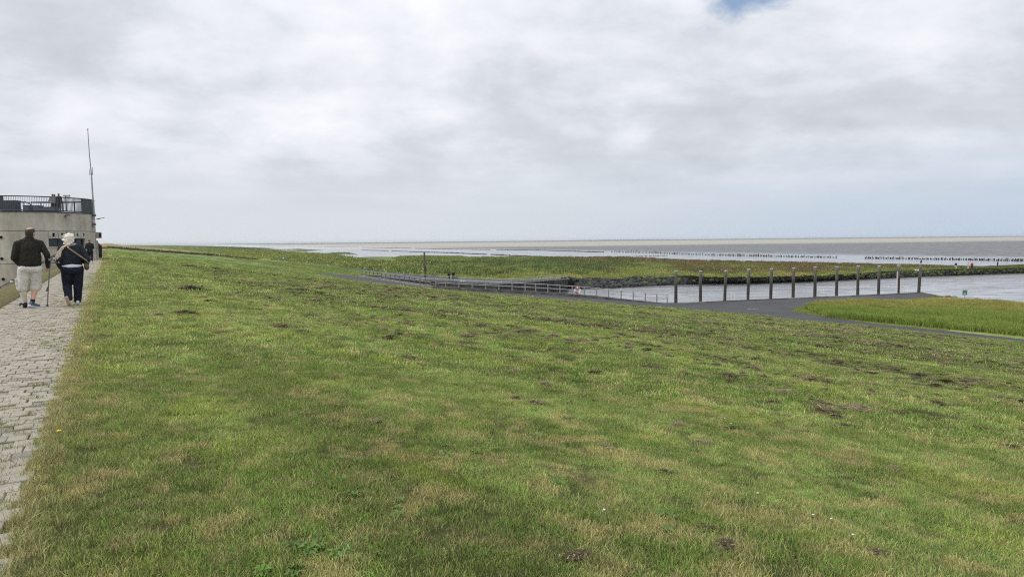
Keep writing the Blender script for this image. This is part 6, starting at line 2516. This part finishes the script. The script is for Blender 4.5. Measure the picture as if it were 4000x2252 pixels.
p = P(1755, 1096.6, BH)
wq = person('person', p + UP * .006, toward(p) - 1.0, 'dark haired person with a black backpack beside the bald man', pose(1.60, 'front'), BLK_, NAVY, BLKH, SHB, 1.1, .03)
bp_ = thing('backpack', p + UP * 1.05, 'small black backpack with a pale patch worn by the dark haired person', 'backpack', rz=wq.rotation_euler.z)
c = MB().box((0, -.22, .05), (.30, .16, .42)).box((0, -.31, -.04), (.22, .06, .22))
link('sack', solid('sack', c, .03, 3), BLK_, bp_)
MB().box((.03, -.315, .18), (.10, .03, .06)).local('patch', WHITE, bp_)
for px, py, tp, bt, hr, lab, arms, wk, face, h, bulk in [(3733, 1050.5, NVJ, WHTT, BLKH, 'walker in navy jacket and white trousers on the jetty', 'down', .22, .1, 1.66, 1.15), (3781, 1051.5, BEIGE, BEIGE, BLKH, 'walker in beige jacket and trousers beside the red jacket', 'front', .1, .1, 1.62, 1.15),
                                                       (3796, 1051.2, REDJ, NAVY, BLKH, 'walker in a bright red jacket and dark trousers on the jetty', 'hips', .05, .1, 1.70, 1.2), (3896, 1046.2, NVJ, NVJ, NVJ, 'hooded person in dark blue standing alone on the jetty', 'hips', .05, -1.2, 1.74, 1.15)]:
    v = np.array([0.0])
    p = P(px, py, 8.05)
    # stand on the jetty surface
    best = None
    for vv in np.linspace(.02, .85, 60):
        X, Y, Z = marsh_surface(np.array([float(px)]), np.array([vv]))
        q = CAM_R.transposed() @ (Vector((X[0], Y[0], Z[0])) - Vector((0, 0, CAMZ)))
        yy = 1126 - F * q.y / -q.z
        if best is None or abs(yy - py) < best[0]:
            best = (abs(yy - py), Vector((X[0], Y[0], Z[0])))
    p = best[1]
    person('person', p, toward(p) + face, lab, pose(h, arms, wk), tp, bt, hr, (bt, bt) if bt is WHTT else SHB, bulk, .035)

# small dogs by the promenade edge
def dog(px, py, lab, mats, rz):
    p = P(px, py, BH) + UP * .006
    th = thing('dog', p, lab, 'dog', 'small dogs on the promenade', rz)
    m = MB()
    m.ball((.10, 0, .25), (.13, .085, .10), 12, 8)
    m.ball((-.10, 0, .245), (.13, .075, .085), 12, 8)
    m.capsule((.17, 0, .28), (.25, 0, .37), .06, .05, 8)
    m.ball((.28, 0, .40), (.075, .06, .06), 10, 8)
    m.capsule((.32, 0, .39), (.38, 0, .38), .032, .024, 8)
    for sx, sy in ((.15, .05), (.15, -.05)):
        m.capsule((sx, sy, .2), (sx + .01, sy, .1), .03, .02, 6).capsule((sx + .01, sy, .1), (sx, sy, .015), .02, .018, 6)
    for sy in (.05, -.05):
        m.capsule((-.17, sy, .22), (-.14, sy, .15), .045, .028, 6).capsule((-.14, sy, .15), (-.20, sy, .09), .025, .018, 6).capsule((-.20, sy, .09), (-.19, sy, .015), .018, .018, 6)
    m.capsule((-.22, 0, .28), (-.32, 0, .36), .022, .012, 6)
    link('body', solid('body', m, .018, 2), mats[0], th)
    for sy in (-1, 1):
        MB().ball((.25, sy * .055, .42), (.02, .012, .045), 8, 6).local('ear', mats[1], th)
    MB().ball((-.02, 0, .30), (.12, .082, .06), 10, 6).local('back_patch', mats[1], th)


dog(1802, 1103.2, 'small white dog on the promenade right of the couple', (WHITE, WHTT), 1.2)
dog(1813, 1104.2, 'small white dog with a black patch on the promenade', (WHITE, BLK_), .3)

# ------------------------------------------------------------------ air
m = MB()
m.box((0, 7000, 2.8), (36000, 17000, 23.6))
hz_m = bpy.data.materials.new('haze air')
hz_m.use_nodes = True
_n, _l = hz_m.node_tree.nodes, hz_m.node_tree.links
_n.remove(_n['Principled BSDF'])
_v = _n.new('ShaderNodeVolumePrincipled')
_v.inputs['Color'].default_value = (.80, .86, .93, 1)
_v.inputs['Density'].default_value = 0.00005
_l.new(_v.outputs[0], _n['Material Output'].inputs['Volume'])
m.build('haze', hz_m, kind='stuff', label='thin sea haze over the flats')
